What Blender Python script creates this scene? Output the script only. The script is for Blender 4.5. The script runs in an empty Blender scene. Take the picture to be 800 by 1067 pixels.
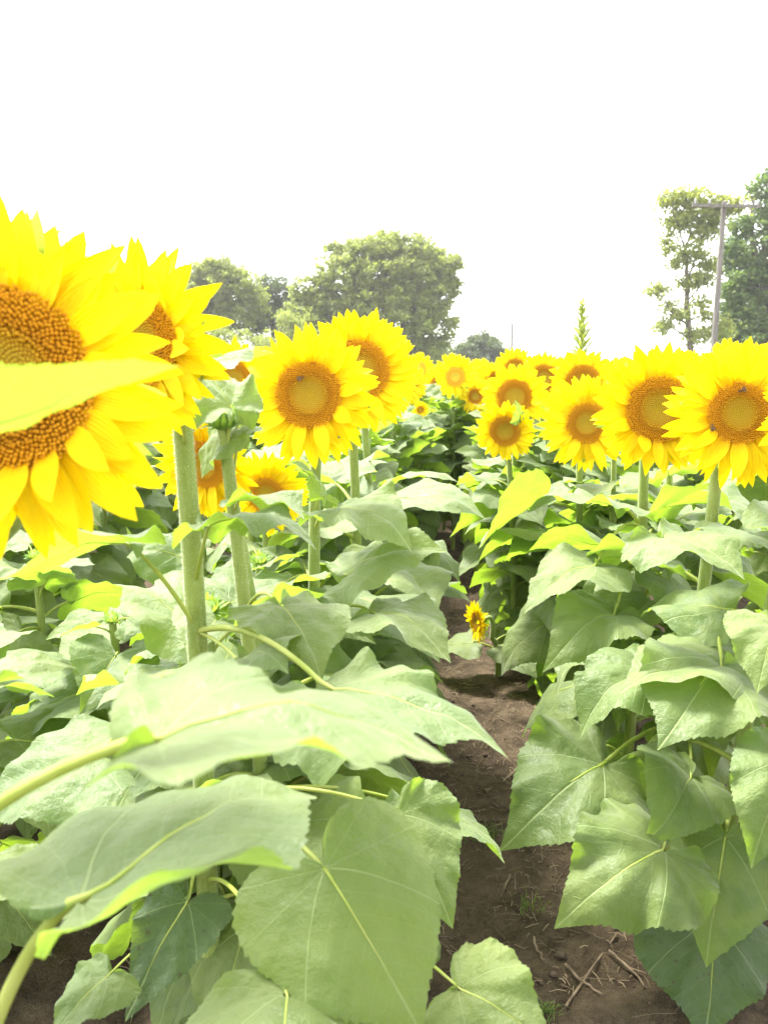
import bpy, math, random
import numpy as np
from mathutils import Vector, Matrix

random.seed(11)
rng = np.random.default_rng(11)
R = math.radians
SC = bpy.context.scene
COL = SC.collection

# ------------------------------------------------------------------ camera
CAM = np.array([0.0, 0.0, 1.2])
YAW, PITCH, FPX = R(2.0), R(-10.0), 806.0
_f = np.array([-math.sin(YAW) * math.cos(PITCH), math.cos(YAW) * math.cos(PITCH), math.sin(PITCH)])
_r = np.array([math.cos(YAW), math.sin(YAW), 0.0])
_u = np.cross(_r, _f)


def at(px, py, d):
    """world point seen at photograph pixel px,py, d metres ahead"""
    return CAM + d * (_f + _r * (px - 400) / FPX - _u * (py - 533.5) / FPX)


def cdir(x, y, z):
    """direction: x right, y up, z towards the viewer"""
    v = _r * x + _u * y - _f * z
    return v / np.linalg.norm(v)


def pix(p):
    v = np.asarray(p, float) - CAM
    d = v @ _f
    return 400 + FPX * (v @ _r) / d, 533.5 - FPX * (v @ _u) / d, d


cd = bpy.data.cameras.new('camera')
cam = bpy.data.objects.new('camera', cd)
COL.objects.link(cam)
cam.location = CAM
cam.rotation_euler = (math.pi / 2 + PITCH, 0, YAW)
cd.sensor_fit = 'VERTICAL'
cd.sensor_height = 36.0
cd.lens = 36.0 * FPX / 1067.0
cd.clip_start, cd.clip_end = 0.02, 6000
cd.dof.use_dof = True
cd.dof.focus_distance = 1.75
cd.dof.aperture_fstop = 7.5
SC.camera = cam

# ------------------------------------------------------------------ light
SUN_EL, SUN_AZ = R(60), R(-45)          # azimuth measured from +Y towards +X
w = bpy.data.worlds.new('World')
SC.world = w
w.use_nodes = True
nt = w.node_tree
nt.nodes.clear()
sky = nt.nodes.new('ShaderNodeTexSky')
sky.sky_type = 'NISHITA'
sky.sun_disc = False
sky.sun_elevation = SUN_EL
sky.sun_rotation = SUN_AZ
sky.air_density, sky.dust_density, sky.ozone_density = 1.0, 2.0, 1.0
hs = nt.nodes.new('ShaderNodeHueSaturation')
hs.inputs['Saturation'].default_value = 0.12      # an overcast sky has no blue
bg = nt.nodes.new('ShaderNodeBackground')
bg.inputs['Strength'].default_value = 0.09
wo = nt.nodes.new('ShaderNodeOutputWorld')
nt.links.new(sky.outputs[0], hs.inputs['Color'])
nt.links.new(hs.outputs[0], bg.inputs['Color'])
nt.links.new(bg.outputs[0], wo.inputs['Surface'])

sl = bpy.data.lights.new('sun', 'SUN')
sl.energy = 1.5
sl.angle = R(14)
sl.color = (1.0, 0.96, 0.89)
so = bpy.data.objects.new('sun', sl)
COL.objects.link(so)
sd = Vector((math.sin(SUN_AZ) * math.cos(SUN_EL), math.cos(SUN_AZ) * math.cos(SUN_EL), math.sin(SUN_EL)))
so.rotation_euler = sd.to_track_quat('Z', 'Y').to_euler()
so.location = (0, 0, 30)

SC.view_settings.view_transform = 'Standard'
SC.view_settings.look = 'None'
SC.view_settings.gamma = 1
SC.view_settings.use_curve_mapping = False
SC.view_settings.exposure = 3.42
SC.render.engine = 'CYCLES'
cy = SC.cycles
cy.max_bounces, cy.diffuse_bounces, cy.transmission_bounces, cy.glossy_bounces = 7, 4, 4, 2
cy.use_denoising = True
cy.caustics_reflective = cy.caustics_refractive = False


# ------------------------------------------------------------------ node helpers
class NT:
    def __init__(self, name):
        self.m = bpy.data.materials.new(name)
        self.m.use_nodes = True
        self.t = self.m.node_tree
        self.t.nodes.clear()
        self.out = self.n('ShaderNodeOutputMaterial')

    def n(self, typ, **kw):
        x = self.t.nodes.new(typ)
        for k, v in kw.items():
            setattr(x, k, v)
        return x

    def put(self, sock, v):
        if hasattr(v, 'is_output') or isinstance(v, bpy.types.NodeSocket):
            self.t.links.new(v, sock)
        elif isinstance(v, (tuple, list)) and len(v) == 3 and sock.type == 'RGBA':
            sock.default_value = (*v, 1)
        else:
            sock.default_value = v

    def math(self, op, a, b=0.0, c=0.0, clamp=False):
        x = self.n('ShaderNodeMath', operation=op, use_clamp=clamp)
        for i, v in enumerate((a, b, c)):
            self.put(x.inputs[i], v)
        return x.outputs[0]

    def band(self, v, lo, hi, a=0.0, b=1.0):
        x = self.n('ShaderNodeMapRange', interpolation_type='SMOOTHSTEP')
        for k, q in zip(('Value', 'From Min', 'From Max', 'To Min', 'To Max'), (v, lo, hi, a, b)):
            self.put(x.inputs[k], q)
        return x.outputs[0]

    def mix(self, f, a, b, blend='MIX'):
        x = self.n('ShaderNodeMix', data_type='RGBA', blend_type=blend)
        self.put(x.inputs[0], f)
        self.put(x.inputs[6], a)
        self.put(x.inputs[7], b)
        return x.outputs[2]

    def noise(self, scale, detail=3.0, rough=0.55, vec=None, dist=0.0):
        x = self.n('ShaderNodeTexNoise')
        x.inputs['Scale'].default_value = scale
        x.inputs['Detail'].default_value = detail
        x.inputs['Roughness'].default_value = rough
        x.inputs['Distortion'].default_value = dist
        if vec is not None:
            self.t.links.new(vec, x.inputs['Vector'])
        return x.outputs['Fac']

    def coord(self, which='Object'):
        return self.n('ShaderNodeTexCoord').outputs[which]

    def uv(self):
        s = self.n('ShaderNodeSeparateXYZ')
        self.t.links.new(self.n('ShaderNodeUVMap').outputs[0], s.inputs[0])
        return s.outputs[0], s.outputs[1]

    def rand(self):
        return self.n('ShaderNodeObjectInfo').outputs['Random']

    def bump(self, h, strength=0.3, dist=0.01):
        x = self.n('ShaderNodeBump')
        x.inputs['Strength'].default_value = strength
        x.inputs['Distance'].default_value = dist
        self.t.links.new(h, x.inputs['Height'])
        return x.outputs[0]

    def principled(self, col, rough=0.6, spec=0.3, normal=None, sheen=0.0):
        p = self.n('ShaderNodeBsdfPrincipled')
        self.put(p.inputs['Base Color'], col)
        self.put(p.inputs['Roughness'], rough)
        self.put(p.inputs['Specular IOR Level'], spec)
        if sheen:
            p.inputs['Sheen Weight'].default_value = sheen
            p.inputs['Sheen Roughness'].default_value = 0.5
        if normal is not None:
            self.t.links.new(normal, p.inputs['Normal'])
        return p.outputs[0]

    def leafy(self, surf, tcol, fac, normal=None):
        t = self.n('ShaderNodeBsdfTranslucent')
        self.put(t.inputs['Color'], tcol)
        if normal is not None:
            self.t.links.new(normal, t.inputs['Normal'])
        x = self.n('ShaderNodeMixShader')
        self.put(x.inputs[0], fac)
        self.t.links.new(surf, x.inputs[1])
        self.t.links.new(t.outputs[0], x.inputs[2])
        return x.outputs[0]

    def done(self, s):
        self.t.links.new(s, self.out.inputs['Surface'])
        return self.m


def mat_leaf(name, top=(0.076, 0.124, 0.028), alt=(0.132, 0.178, 0.041), tr=(0.315, 0.50, 0.03), under=(0.17, 0.25, 0.055), spots=False):
    q = NT(name)
    x, y = q.uv()
    ax = q.math('ABSOLUTE', x)
    # midrib, the strong basal pair and the side veins
    wv = q.math('SUBTRACT', q.math('SUBTRACT', y, q.math('MULTIPLY', ax, 0.62)), q.math('MULTIPLY', q.math('MULTIPLY', ax, ax), 1.0))
    mid = q.math('MULTIPLY', q.band(ax, 0.003, 0.010, 1, 0), q.band(y, -0.03, 0.0))
    base = q.band(q.math('ABSOLUTE', wv), 0.002, 0.010, 1, 0)
    ph = q.math('ABSOLUTE', q.math('SUBTRACT', q.math('FRACT', q.math('ADD', q.math('DIVIDE', wv, 0.145), 0.5)), 0.5))
    side = q.math('MULTIPLY', q.band(ph, 0.010, 0.050, 1, 0), q.band(wv, 0.05, 0.1))
    ang = q.math('ARCTAN2', ax, y)
    rr = q.math('SQRT', q.math('ADD', q.math('MULTIPLY', x, x), q.math('MULTIPLY', y, y)))
    ra = [q.band(q.math('MULTIPLY', q.math('ABSOLUTE', q.math('SUBTRACT', ang, a)), rr), 0.002, 0.008, 0.28, 0) for a in (1.42, 1.95, 2.5)]
    rad = q.math('MAXIMUM', q.math('MAXIMUM', ra[0], ra[1]), ra[2])
    big = q.math('MAXIMUM', mid, base)
    veins = q.math('MAXIMUM', q.math('MAXIMUM', big, q.math('MULTIPLY', side, 0.26)), rad)
    vo = q.n('ShaderNodeTexVoronoi', feature='DISTANCE_TO_EDGE')
    vo.inputs['Scale'].default_value = 34
    q.t.links.new(q.n('ShaderNodeUVMap').outputs[0], vo.inputs['Vector'])
    net = q.band(vo.outputs['Distance'], 0.0, 0.09, 1, 0)
    ob = q.coord()
    n1 = q.noise(7, 4, vec=ob)
    n2 = q.noise(60, 3, vec=ob)
    col = q.mix(q.band(n1, 0.35, 0.68), top, alt)
    rnd = q.rand()
    col = q.mix(q.math('MULTIPLY', rnd, 0.45), col, (alt[0] * 1.25, alt[1] * 1.1, alt[2] * 0.8))
    col = q.mix(q.math('MULTIPLY', n2, 0.35), col, top)
    col = q.mix(q.math('MULTIPLY', net, 0.10), col, (0.14, 0.22, 0.08))
    col = q.mix(q.math('MULTIPLY', veins, 0.6), col, (0.30, 0.38, 0.14))
    if spots:
        sp = q.band(q.noise(95, 1, vec=ob), 0.70, 0.73)
        col = q.mix(sp, col, (0.03, 0.02, 0.01))
    back = q.n('ShaderNodeNewGeometry').outputs['Backfacing']
    col = q.mix(q.math('MULTIPLY', back, 0.75), col, q.mix(q.math('MULTIPLY', veins, 0.8), under, (0.32, 0.40, 0.15)))
    h = q.math('ADD', q.math('MULTIPLY', q.math('SUBTRACT', 1.0, veins), 0.6),
               q.math('ADD', q.math('MULTIPLY', q.noise(11, 4, vec=q.n('ShaderNodeUVMap').outputs[0]), 2.2), q.math('MULTIPLY', net, -0.10)))
    nm = q.bump(h, 0.5, 0.005)
    surf = q.principled(col, q.band(n1, 0.3, 0.7, 0.48, 0.64), 0.48, nm, 0.24)
    tc = q.mix(q.math('MULTIPLY', veins, 0.5), tr, (tr[0] * 0.8, tr[1] * 0.72, tr[2]))
    return q.done(q.leafy(surf, tc, 0.38, nm))


def mat_stem():
    q = NT('stem_green')
    ob = q.coord()
    mp = q.n('ShaderNodeMapping')
    mp.inputs['Scale'].default_value = (1, 1, 0.08)
    q.t.links.new(ob, mp.inputs['Vector'])
    st = q.noise(260, 3, vec=mp.outputs[0])
    nb = q.noise(9, 3, vec=ob)
    sp = q.noise(700, 1, vec=ob)
    col = q.mix(q.band(nb, 0.35, 0.7), (0.17, 0.235, 0.042), (0.25, 0.31, 0.07))
    col = q.mix(q.math('MULTIPLY', q.band(st, 0.42, 0.6), 0.4), col, (0.30, 0.36, 0.10))
    col = q.mix(q.band(sp, 0.62, 0.72, 0, 0.5), col, (0.5, 0.55, 0.38))
    return q.done(q.leafy(q.principled(col, 0.6, 0.25, q.bump(st, 0.35, 0.003), 0.2), (0.4, 0.5, 0.1), 0.15))


def mat_simple(name, a, b, scale=12, rough=0.7, tr=None, fac=0.3, bump=0.0, spec=0.25):
    q = NT(name)
    ob = q.coord()
    n = q.noise(scale, 4, vec=ob)
    col = q.mix(q.band(n, 0.35, 0.65), a, b)
    s = q.principled(col, rough, spec, q.bump(n, bump, 0.02) if bump else None)
    return q.done(q.leafy(s, tr, fac) if tr else s)


def mat_petal():
    q = NT('petal_yellow')
    x, y = q.uv()            # x across, y along
    ridge = q.math('SINE', q.math('MULTIPLY', x, 26.0))
    n = q.noise(14, 3, vec=q.coord())
    col = q.mix(q.band(y, 0.0, 0.38), (0.86, 0.47, 0.002), (0.93, 0.75, 0.004))
    col = q.mix(q.math('MULTIPLY', q.band(n, 0.4, 0.75), 0.3), col, (0.92, 0.66, 0.003))
    col = q.mix(q.math('MULTIPLY', q.rand(), 0.25), col, (0.94, 0.78, 0.01))
    nm = q.bump(q.math('ADD', q.math('MULTIPLY', ridge, 0.5), n), 0.35, 0.0025)
    return q.done(q.leafy(q.principled(col, 0.6, 0.2, nm), (0.95, 0.76, 0.004), 0.45, nm))


def mat_disc():
    q = NT('disc_florets')
    r, h = q.uv()            # radius on the disc, height on the floret
    cr = q.n('ShaderNodeValToRGB')
    e = cr.color_ramp.elements
    e[0].position, e[0].color = 0.0, (0.58, 0.46, 0.03, 1)
    e[1].position, e[1].color = 1.0, (0.72, 0.36, 0.014, 1)
    for p, c in ((0.34, (0.56, 0.42, 0.035)), (0.50, (0.62, 0.38, 0.018)), (0.62, (0.56, 0.25, 0.010)), (0.8, (0.74, 0.36, 0.012))):
        k = e.new(p)
        k.color = (*c, 1)
    q.t.links.new(r, cr.inputs[0])
    n = q.noise(90, 2, vec=q.coord())
    col = q.mix(q.band(h, 0.0, 0.8, 0.5, 0.0), cr.outputs[0], (0.20, 0.075, 0.007))
    col = q.mix(q.math('MULTIPLY', n, 0.4), col, (0.5, 0.26, 0.02))
    return q.done(q.principled(col, 0.7, 0.15))


def mat_ground():
    q = NT('soil')
    g = q.n('ShaderNodeNewGeometry').outputs['Position']
    s = q.n('ShaderNodeSeparateXYZ')
    q.t.links.new(g, s.inputs[0])
    a = q.noise(1.6, 5, vec=g)
    b = q.noise(14, 6, 0.65, vec=g)
    c = q.noise(90, 5, 0.7, vec=g)
    col = q.mix(q.band(b, 0.3, 0.7), (0.05, 0.036, 0.023), (0.15, 0.11, 0.07))
    col = q.mix(q.band(a, 0.45, 0.7, 0, 0.5), col, (0.15, 0.108, 0.07))
    col = q.mix(q.band(c, 0.56, 0.72, 0, 0.55), col, (0.135, 0.10, 0.068))
    col = q.mix(q.band(c, 0.28, 0.42, 0.6, 0), col, (0.02, 0.014, 0.01))
    gr = q.mix(q.band(q.noise(0.3, 5, vec=g), 0.35, 0.65), (0.05, 0.085, 0.025), (0.10, 0.12, 0.04))
    col = q.mix(q.band(s.outputs[1], 33.0, 36.0), col, gr)
    fine = q.noise(240, 4, 0.7, vec=g)
    col = q.mix(q.band(fine, 0.55, 0.68, 0, 0.6), col, (0.17, 0.13, 0.09))
    col = q.mix(q.band(fine, 0.32, 0.45, 0.6, 0), col, (0.018, 0.012, 0.009))
    h = q.math('ADD', q.math('MULTIPLY', b, 0.6), q.math('ADD', q.math('MULTIPLY', c, 0.5), q.math('MULTIPLY', fine, 0.2)))
    return q.done(q.principled(col, 0.9, 0.12, q.bump(h, 1.0, 0.035)))


def mat_wood():
    q = NT('weathered_wood')
    mp = q.n('ShaderNodeMapping')
    mp.inputs['Scale'].default_value = (1, 1, 0.06)
    q.t.links.new(q.coord(), mp.inputs['Vector'])
    n = q.noise(18, 5, vec=mp.outputs[0])
    col = q.mix(q.band(n, 0.3, 0.7), (0.11, 0.10, 0.09), (0.20, 0.185, 0.17))
    return q.done(q.principled(col, 0.85, 0.1, q.bump(n, 0.4, 0.02)))


M = dict(
    leaf=mat_leaf('leaf_green'),
    yleaf=mat_leaf('leaf_yellowed', (0.22, 0.24, 0.03), (0.34, 0.30, 0.04), (0.6, 0.5, 0.03), (0.3, 0.3, 0.06), True),
    shadeleaf=mat_leaf('leaf_shaded_spotted', (0.036, 0.075, 0.020), (0.055, 0.10, 0.026), (0.20, 0.30, 0.025), (0.07, 0.12, 0.04), True),  # leaf green darkened to paint in the shade low down; spots are real
    stem=mat_stem(),
    petiole=mat_simple('petiole_green', (0.27, 0.33, 0.06), (0.38, 0.42, 0.12), 14, 0.5, (0.5, 0.6, 0.1), 0.25),
    bract=mat_simple('bract_green', (0.13, 0.24, 0.05), (0.20, 0.32, 0.08), 30, 0.6, (0.42, 0.56, 0.05), 0.35),
    hair=mat_simple('stem_hair', (0.55, 0.58, 0.42), (0.7, 0.72, 0.55), 30, 0.6, (0.8, 0.85, 0.6), 0.5),
    petal=mat_petal(), disc=mat_disc(), soil=mat_ground(), wood=mat_wood(),
    straw=mat_simple('dry_straw', (0.12, 0.088, 0.055), (0.27, 0.205, 0.13), 9, 0.8),
    stick=mat_simple('dry_stick', (0.10, 0.07, 0.045), (0.20, 0.15, 0.10), 30, 0.85, bump=0.4),
    clod=mat_simple('soil_clod', (0.05, 0.035, 0.025), (0.10, 0.072, 0.05), 40, 0.95, bump=0.6),
    grass=mat_simple('grass_blade', (0.08, 0.13, 0.025), (0.13, 0.18, 0.05), 8, 0.6, (0.25, 0.35, 0.04), 0.35),
    bark=mat_simple('bark', (0.075, 0.06, 0.048), (0.17, 0.14, 0.115), 6, 0.9, bump=0.6),
    olive=mat_simple('foliage_olive', (0.135, 0.16, 0.036), (0.21, 0.23, 0.064), 0.55, 0.6, (0.36, 0.44, 0.075), 0.42),
    deep=mat_simple('foliage_deep', (0.035, 0.055, 0.022), (0.07, 0.095, 0.036), 0.6, 0.55, (0.16, 0.22, 0.04), 0.3),
    pale=mat_simple('foliage_pale', (0.11, 0.14, 0.040), (0.19, 0.21, 0.07), 0.7, 0.6, (0.42, 0.48, 0.07), 0.42),
    lush=mat_simple('foliage_lush', (0.062, 0.11, 0.03), (0.115, 0.165, 0.045), 0.6, 0.5, (0.22, 0.34, 0.05), 0.36),
    bee=mat_simple('bee_brown', (0.05, 0.028, 0.012), (0.22, 0.11, 0.03), 700, 0.6),
    wing=mat_simple('bee_wing', (0.10, 0.07, 0.045), (0.16, 0.11, 0.07), 300, 0.4, (0.3, 0.22, 0.14), 0.4),
    metal=mat_simple('grey_metal', (0.25, 0.25, 0.25), (0.35, 0.35, 0.34), 5, 0.5),
)


# ------------------------------------------------------------------ mesh helpers
class MB:
    """collects vertices, faces, uvs and material slots of ONE mesh"""

    def __init__(s):
        s.v, s.f, s.uv, s.mi, s.n = [], [], [], [], 0

    def add(s, v, f, uv=None, mi=0):
        v = np.asarray(v, float)
        f = np.asarray(f, int)
        if len(f) == 0:
            return
        s.v.append(v)
        s.f.append(f + s.n)
        s.uv.append(np.zeros((len(v), 2)) if uv is None else np.asarray(uv, float))
        s.mi.append(np.full(len(f), mi))
        s.n += len(v)

    def mesh(s, name, mats, smooth=True):
        v = np.concatenate(s.v)
        uv = np.concatenate(s.uv)
        me = bpy.data.meshes.new(name)
        sizes = np.concatenate([np.full(len(a), a.shape[1]) for a in s.f])
        loops = np.concatenate([a.ravel() for a in s.f])
        mi = np.concatenate(s.mi)
        me.vertices.add(len(v))
        me.vertices.foreach_set('co', v.ravel())
        me.loops.add(len(loops))
        me.loops.foreach_set('vertex_index', loops.astype(np.int32))
        me.polygons.add(len(sizes))
        st = np.concatenate(([0], np.cumsum(sizes)[:-1]))
        me.polygons.foreach_set('loop_start', st.astype(np.int32))
        try:
            me.polygons.foreach_set('loop_total', sizes.astype(np.int32))
        except Exception:
            pass
        me.polygons.foreach_set('material_index', mi.astype(np.int32))
        ul = me.uv_layers.new(name='UVMap')
        ul.data.foreach_set('uv', uv[loops].ravel())
        me.polygons.foreach_set('use_smooth', np.full(len(sizes), smooth))
        me.update(calc_edges=True)
        me.validate()
        for m in (mats if isinstance(mats, (list, tuple)) else [mats]):
            me.materials.append(m)
        return me


def grid_faces(nr, nc, wrap=False):
    i, j = np.meshgrid(np.arange(nr - 1), np.arange(nc if wrap else nc - 1), indexing='ij')
    a = (i * nc + j).ravel()
    b = (i * nc + (j + 1) % nc).ravel()
    return np.stack([a, b, b + nc, a + nc], 1)


def unit(v):
    v = np.asarray(v, float)
    return v / (np.linalg.norm(v) + 1e-12)


def bez(p, n):
    t = np.linspace(0, 1, n)[:, None]
    p = [np.asarray(q, float) for q in p]
    if len(p) == 3:
        return (1 - t) ** 2 * p[0] + 2 * t * (1 - t) * p[1] + t * t * p[2]
    return (1 - t) ** 3 * p[0] + 3 * t * (1 - t) ** 2 * p[1] + 3 * t * t * (1 - t) * p[2] + t ** 3 * p[3]


def tube(mb, pts, rad, ns=8, mi=0, cap=True, uvscale=1.0):
    pts = np.asarray(pts, float)
    n = len(pts)
    rad = np.broadcast_to(np.asarray(rad, float), (n,))
    tg = np.gradient(pts, axis=0)
    tg /= np.linalg.norm(tg, axis=1)[:, None] + 1e-12
    ref = np.array([1.0, 0.13, 0.07]) if abs(tg[0][0]) < 0.8 else np.array([0.1, 0.2, 1.0])
    ring = []
    b = unit(np.cross(tg[0], ref))
    for k in range(n):
        b = unit(b - tg[k] * (b @ tg[k]))
        c = np.cross(tg[k], b)
        a = np.linspace(0, 2 * math.pi, ns, endpoint=False)[:, None]
        ring.append(pts[k] + rad[k] * (np.cos(a) * b + np.sin(a) * c))
    v = np.concatenate(ring)
    mb.add(v, grid_faces(n, ns, True), None, mi)
    if cap:
        vv = np.concatenate([ring[-1], [pts[-1] + tg[-1] * rad[-1] * 0.6]])
        k = np.arange(ns)
        mb.add(vv, np.stack([k, (k + 1) % ns, np.full(ns, ns)], 1), None, mi)


def link(name, me, parent=None, loc=None, mat=None):
    o = bpy.data.objects.new(name, me)
    COL.objects.link(o)
    if parent is not None:
        o.parent = parent
    if mat is not None:
        o.matrix_local = mat if parent is not None else mat
        if parent is None:
            o.matrix_world = mat
        else:
            o.matrix_basis = mat
    elif loc is not None:
        o.location = loc
    return o


def tag(o, label=None, cat=None, group=None, kind=None):
    for k, v in (('label', label), ('category', cat), ('group', group), ('kind', kind)):
        if v:
            o[k] = v
    return o


# ------------------------------------------------------------------ leaves
_TH = np.array([0, 3, 7, 12, 18, 27, 38, 52, 66, 80, 95, 110, 125, 140, 152, 162, 171], float)
_RT = np.array([1, .93, .86, .80, .75, .70, .66, .63, .605, .58, .54, .475, .375, .25, .13, .05, .02])


def blade(mb, base, tip, nrm, width=1.0, arch=0.12, fold=0.10, droop=0.25, ripple=0.03, res=(90, 11), seed=0, teeth=0.022, mi=0, twist=0.0, curl=(0, 0)):
    """heart-shaped toothed blade from its base to its tip, upper side towards nrm"""
    g = np.random.default_rng(seed)
    base, tip = np.asarray(base, float), np.asarray(tip, float)
    L = np.linalg.norm(tip - base)
    T = (tip - base) / L
    N = unit(nrm - T * (np.asarray(nrm, float) @ T))
    B = np.cross(T, N)
    nth, nr = res
    wr = 0.010 if nth > 60 else 0.006
    s = np.linspace(-1, 1, nth | 1)
    th = np.sign(s) * 171 * np.abs(s) ** 1.35
    r = np.interp(np.abs(th), _TH, _RT)
    side = np.where(s < 0, 1.0 + 0.10 * g.normal(), 1.0 + 0.10 * g.normal())
    side = 1 + (side - 1) * np.clip(np.abs(th) / 40, 0, 1)
    r = r * side * (1 + 0.03 * np.sin(np.abs(th) / 14 + g.uniform(0, 6)) * np.clip(np.abs(th) / 30, 0, 1))
    # toothed margin, teeth point to the tip
    arc = np.concatenate(([0], np.cumsum(np.hypot(np.diff(r * np.cos(np.radians(th))), np.diff(r * np.sin(np.radians(th)))))))
    c = arc[len(arc) // 2]
    u = np.abs(arc - c)
    step = 0.058 if nth > 50 else 0.11
    uu = u / step + g.uniform(0, 1)
    saw = 1 - (uu % 1.0)
    amp = teeth * (0.3 + 1.1 * np.abs(np.sin(np.floor(uu) * 2.3 + seed)))
    env = np.clip((np.abs(th) - 2) / 8, 0, 1) * np.clip((165 - np.abs(th)) / 25, 0, 1)
    r = r + amp * (saw - 0.45) * env
    t = np.linspace(0.025, 1, nr) ** 0.85
    t[-1] = 1
    rr = t[:, None] * r[None, :]
    X = rr * np.sin(np.radians(th))[None, :] * width * 0.94
    Y = rr * np.cos(np.radians(th))[None, :]
    x0 = X / width / 0.94
    # the midrib is bowed
    a = arch
    yy = np.clip(Y, -0.3, 1.05)
    zm = a * 4 * yy * (1 - yy) * np.where(yy < 0, 0.4, 1)
    ph1, ph2 = g.uniform(0, 6.3, 2)
    fr1, fr2 = g.uniform(2.2, 3.4), g.uniform(5.5, 8)
    edge = t[:, None] ** 2
    thr = np.radians(th)[None, :]
    z = zm + fold * np.abs(X) - droop * X ** 2 * 2
    z += np.where(X < 0, curl[0], curl[1]) * X ** 2 * np.clip(1.15 - Y, 0, 1.2)
    z += ripple * edge * (np.sin(fr1 * thr + ph1) + 0.6 * np.sin(fr2 * thr + ph2) + 0.4 * t[:, None] ** 4 * np.sin(fr2 * 1.9 * thr + ph1)) * np.clip(np.abs(thr) / 0.3, 0.15, 1)
    wv = Y - 0.62 * np.abs(x0) - x0 ** 2
    q = np.abs(np.sin(np.pi * wv / 0.145)) * np.clip(wv / 0.05, 0, 1) + np.clip(-wv * 6, 0, 1) * 0.7
    q = q * (1 - np.exp(-(x0 / 0.03) ** 2)) * (1 - 0.7 * edge)
    z += 0.003 * q
    z += 0.026 * np.sin(7 * X + ph1 * 2) * np.sin(6 * Y + ph2) + wr * np.sin(17 * X + 5 * Y + ph2) * np.sin(15 * Y - 4 * X + ph1) + wr * 0.5 * np.sin(31 * X - 9 * Y + ph1) * np.sin(27 * Y + 6 * X + ph2)
    tw = twist * np.clip(Y, 0, 1)
    P = base + L * (Y[..., None] * T + (X * np.cos(tw) - z * np.sin(tw))[..., None] * B + (z * np.cos(tw) + X * np.sin(tw))[..., None] * N)
    uv = np.stack([x0, Y], -1).reshape(-1, 2)
    f = grid_faces(nr, nth | 1)
    mb.add(P.reshape(-1, 3), f, uv, mi)
    y = np.linspace(0.02, 0.62, 9)
    zr = arch * 4 * y * (1 - y) + 0.026 * np.sin(ph1 * 2) * np.sin(6 * y + ph2) + wr * np.sin(5 * y + ph2) * np.sin(15 * y + ph1) + wr * 0.5 * np.sin(ph1 - 9 * y) * np.sin(27 * y + ph2)
    return L, base + L * (y[:, None] * T + zr[:, None] * N)


def petiole(mb, p0, p1, L, rise=0.3, ns=7, mi=0, n=10, rib=None, rad=0.017):
    p0, p1 = np.asarray(p0, float), np.asarray(p1, float)
    c = (p0 + p1) / 2 + np.array([0, 0, 1.0]) * rise * np.linalg.norm(p1 - p0)
    pts = bez([p0, c, p1], n)
    rr = np.linspace(1.35, 0.85, n) * L * rad
    if rib is not None:          # the stalk runs on as the midrib
        pts = np.concatenate([pts[:-1], rib])
        rr = np.concatenate([rr[:-1], np.linspace(0.62, 0.10, len(rib)) * min(L * rad, rr[-1])])
    tube(mb, pts, rr, ns, mi)


FAM = {   # petiole end (x, z) and blade tip offset (x, z), arch, droop
    'top': ((0.34, 0.20), (0.90, 0.10), 0.10, 0.25),
    'mid': ((0.46, 0.17), (0.80, -0.42), 0.14, 0.35),
    'low': ((0.55, 0.10), (0.45, -0.80), 0.12, 0.45),
}


def leaf_template(fam, seed, res):
    """local leaf: stem joint at the origin, growing along +X, blade length about 1"""
    g = random.Random(seed)
    (px, pz), (tx, tz), arch, dr = FAM[fam]
    p1 = np.array([px * g.uniform(0.85, 1.25), g.uniform(-.06, .06), pz + g.uniform(-.08, .08)])
    tp = p1 + unit([tx, g.uniform(-.22, .22), tz + g.uniform(-.22, .2)]) * 1.0
    T = unit(tp - p1)
    up = np.array([0.35, g.uniform(-.35, .35), 1.0]) if fam != 'low' else np.array([1.0, g.uniform(-.3, .3), 0.6])
    kw = dict(width=g.uniform(0.88, 1.08), arch=arch * g.uniform(0.3, 1.5), fold=g.uniform(0.0, 0.45), droop=dr * g.uniform(0.4, 1.4),
              ripple=g.uniform(0.035, 0.085), seed=seed, twist=g.uniform(-.6, .6), curl=(g.choice((0, 0, .5, .9)), g.choice((0, 0, .5, .9))))
    return p1, tp, up, kw


LEAF = {}
for fam in FAM:
    for lod, res, cnt in (('hi', (111, 12), 5), ('md', (49, 7), 5), ('lo', (23, 5), 4)):
        for k in range(cnt):
            sd_ = hash_ = {'top': 100, 'mid': 200, 'low': 300}[fam] + k
            p1, tp, up, kw = leaf_template(fam, sd_, res)
            if lod == 'hi':
                a, b = MB(), MB()
                rib = blade(a, p1, tp, up, res=res, **kw)[1]
                petiole(b, (0, 0, 0), p1, 1.0, 0.22, 8, rib=rib)
                LEAF[fam, lod, k] = (a.mesh('leaf', M['leaf']), b.mesh('petiole', M['petiole']))
            elif lod == 'md':
                a = MB()
                rib = blade(a, p1, tp, up, res=res, **kw)[1]
                petiole(a, (0, 0, 0), p1, 1.0, 0.22, 5, mi=1, n=6, rib=rib)
                LEAF[fam, lod, k] = (a.mesh('leaf', [M['leaf'], M['petiole']]), None)
            else:
                a = MB()
                blade(a, p1, tp, up, res=res, **kw)
                petiole(a, (0, 0, 0), p1, 1.0, 0.22, 3, mi=1, n=4)
                LEAF[fam, lod, k] = ([x.copy() for x in a.v], [x.copy() for x in a.f], [x.copy() for x in a.uv], [x.copy() for x in a.mi])


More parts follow.
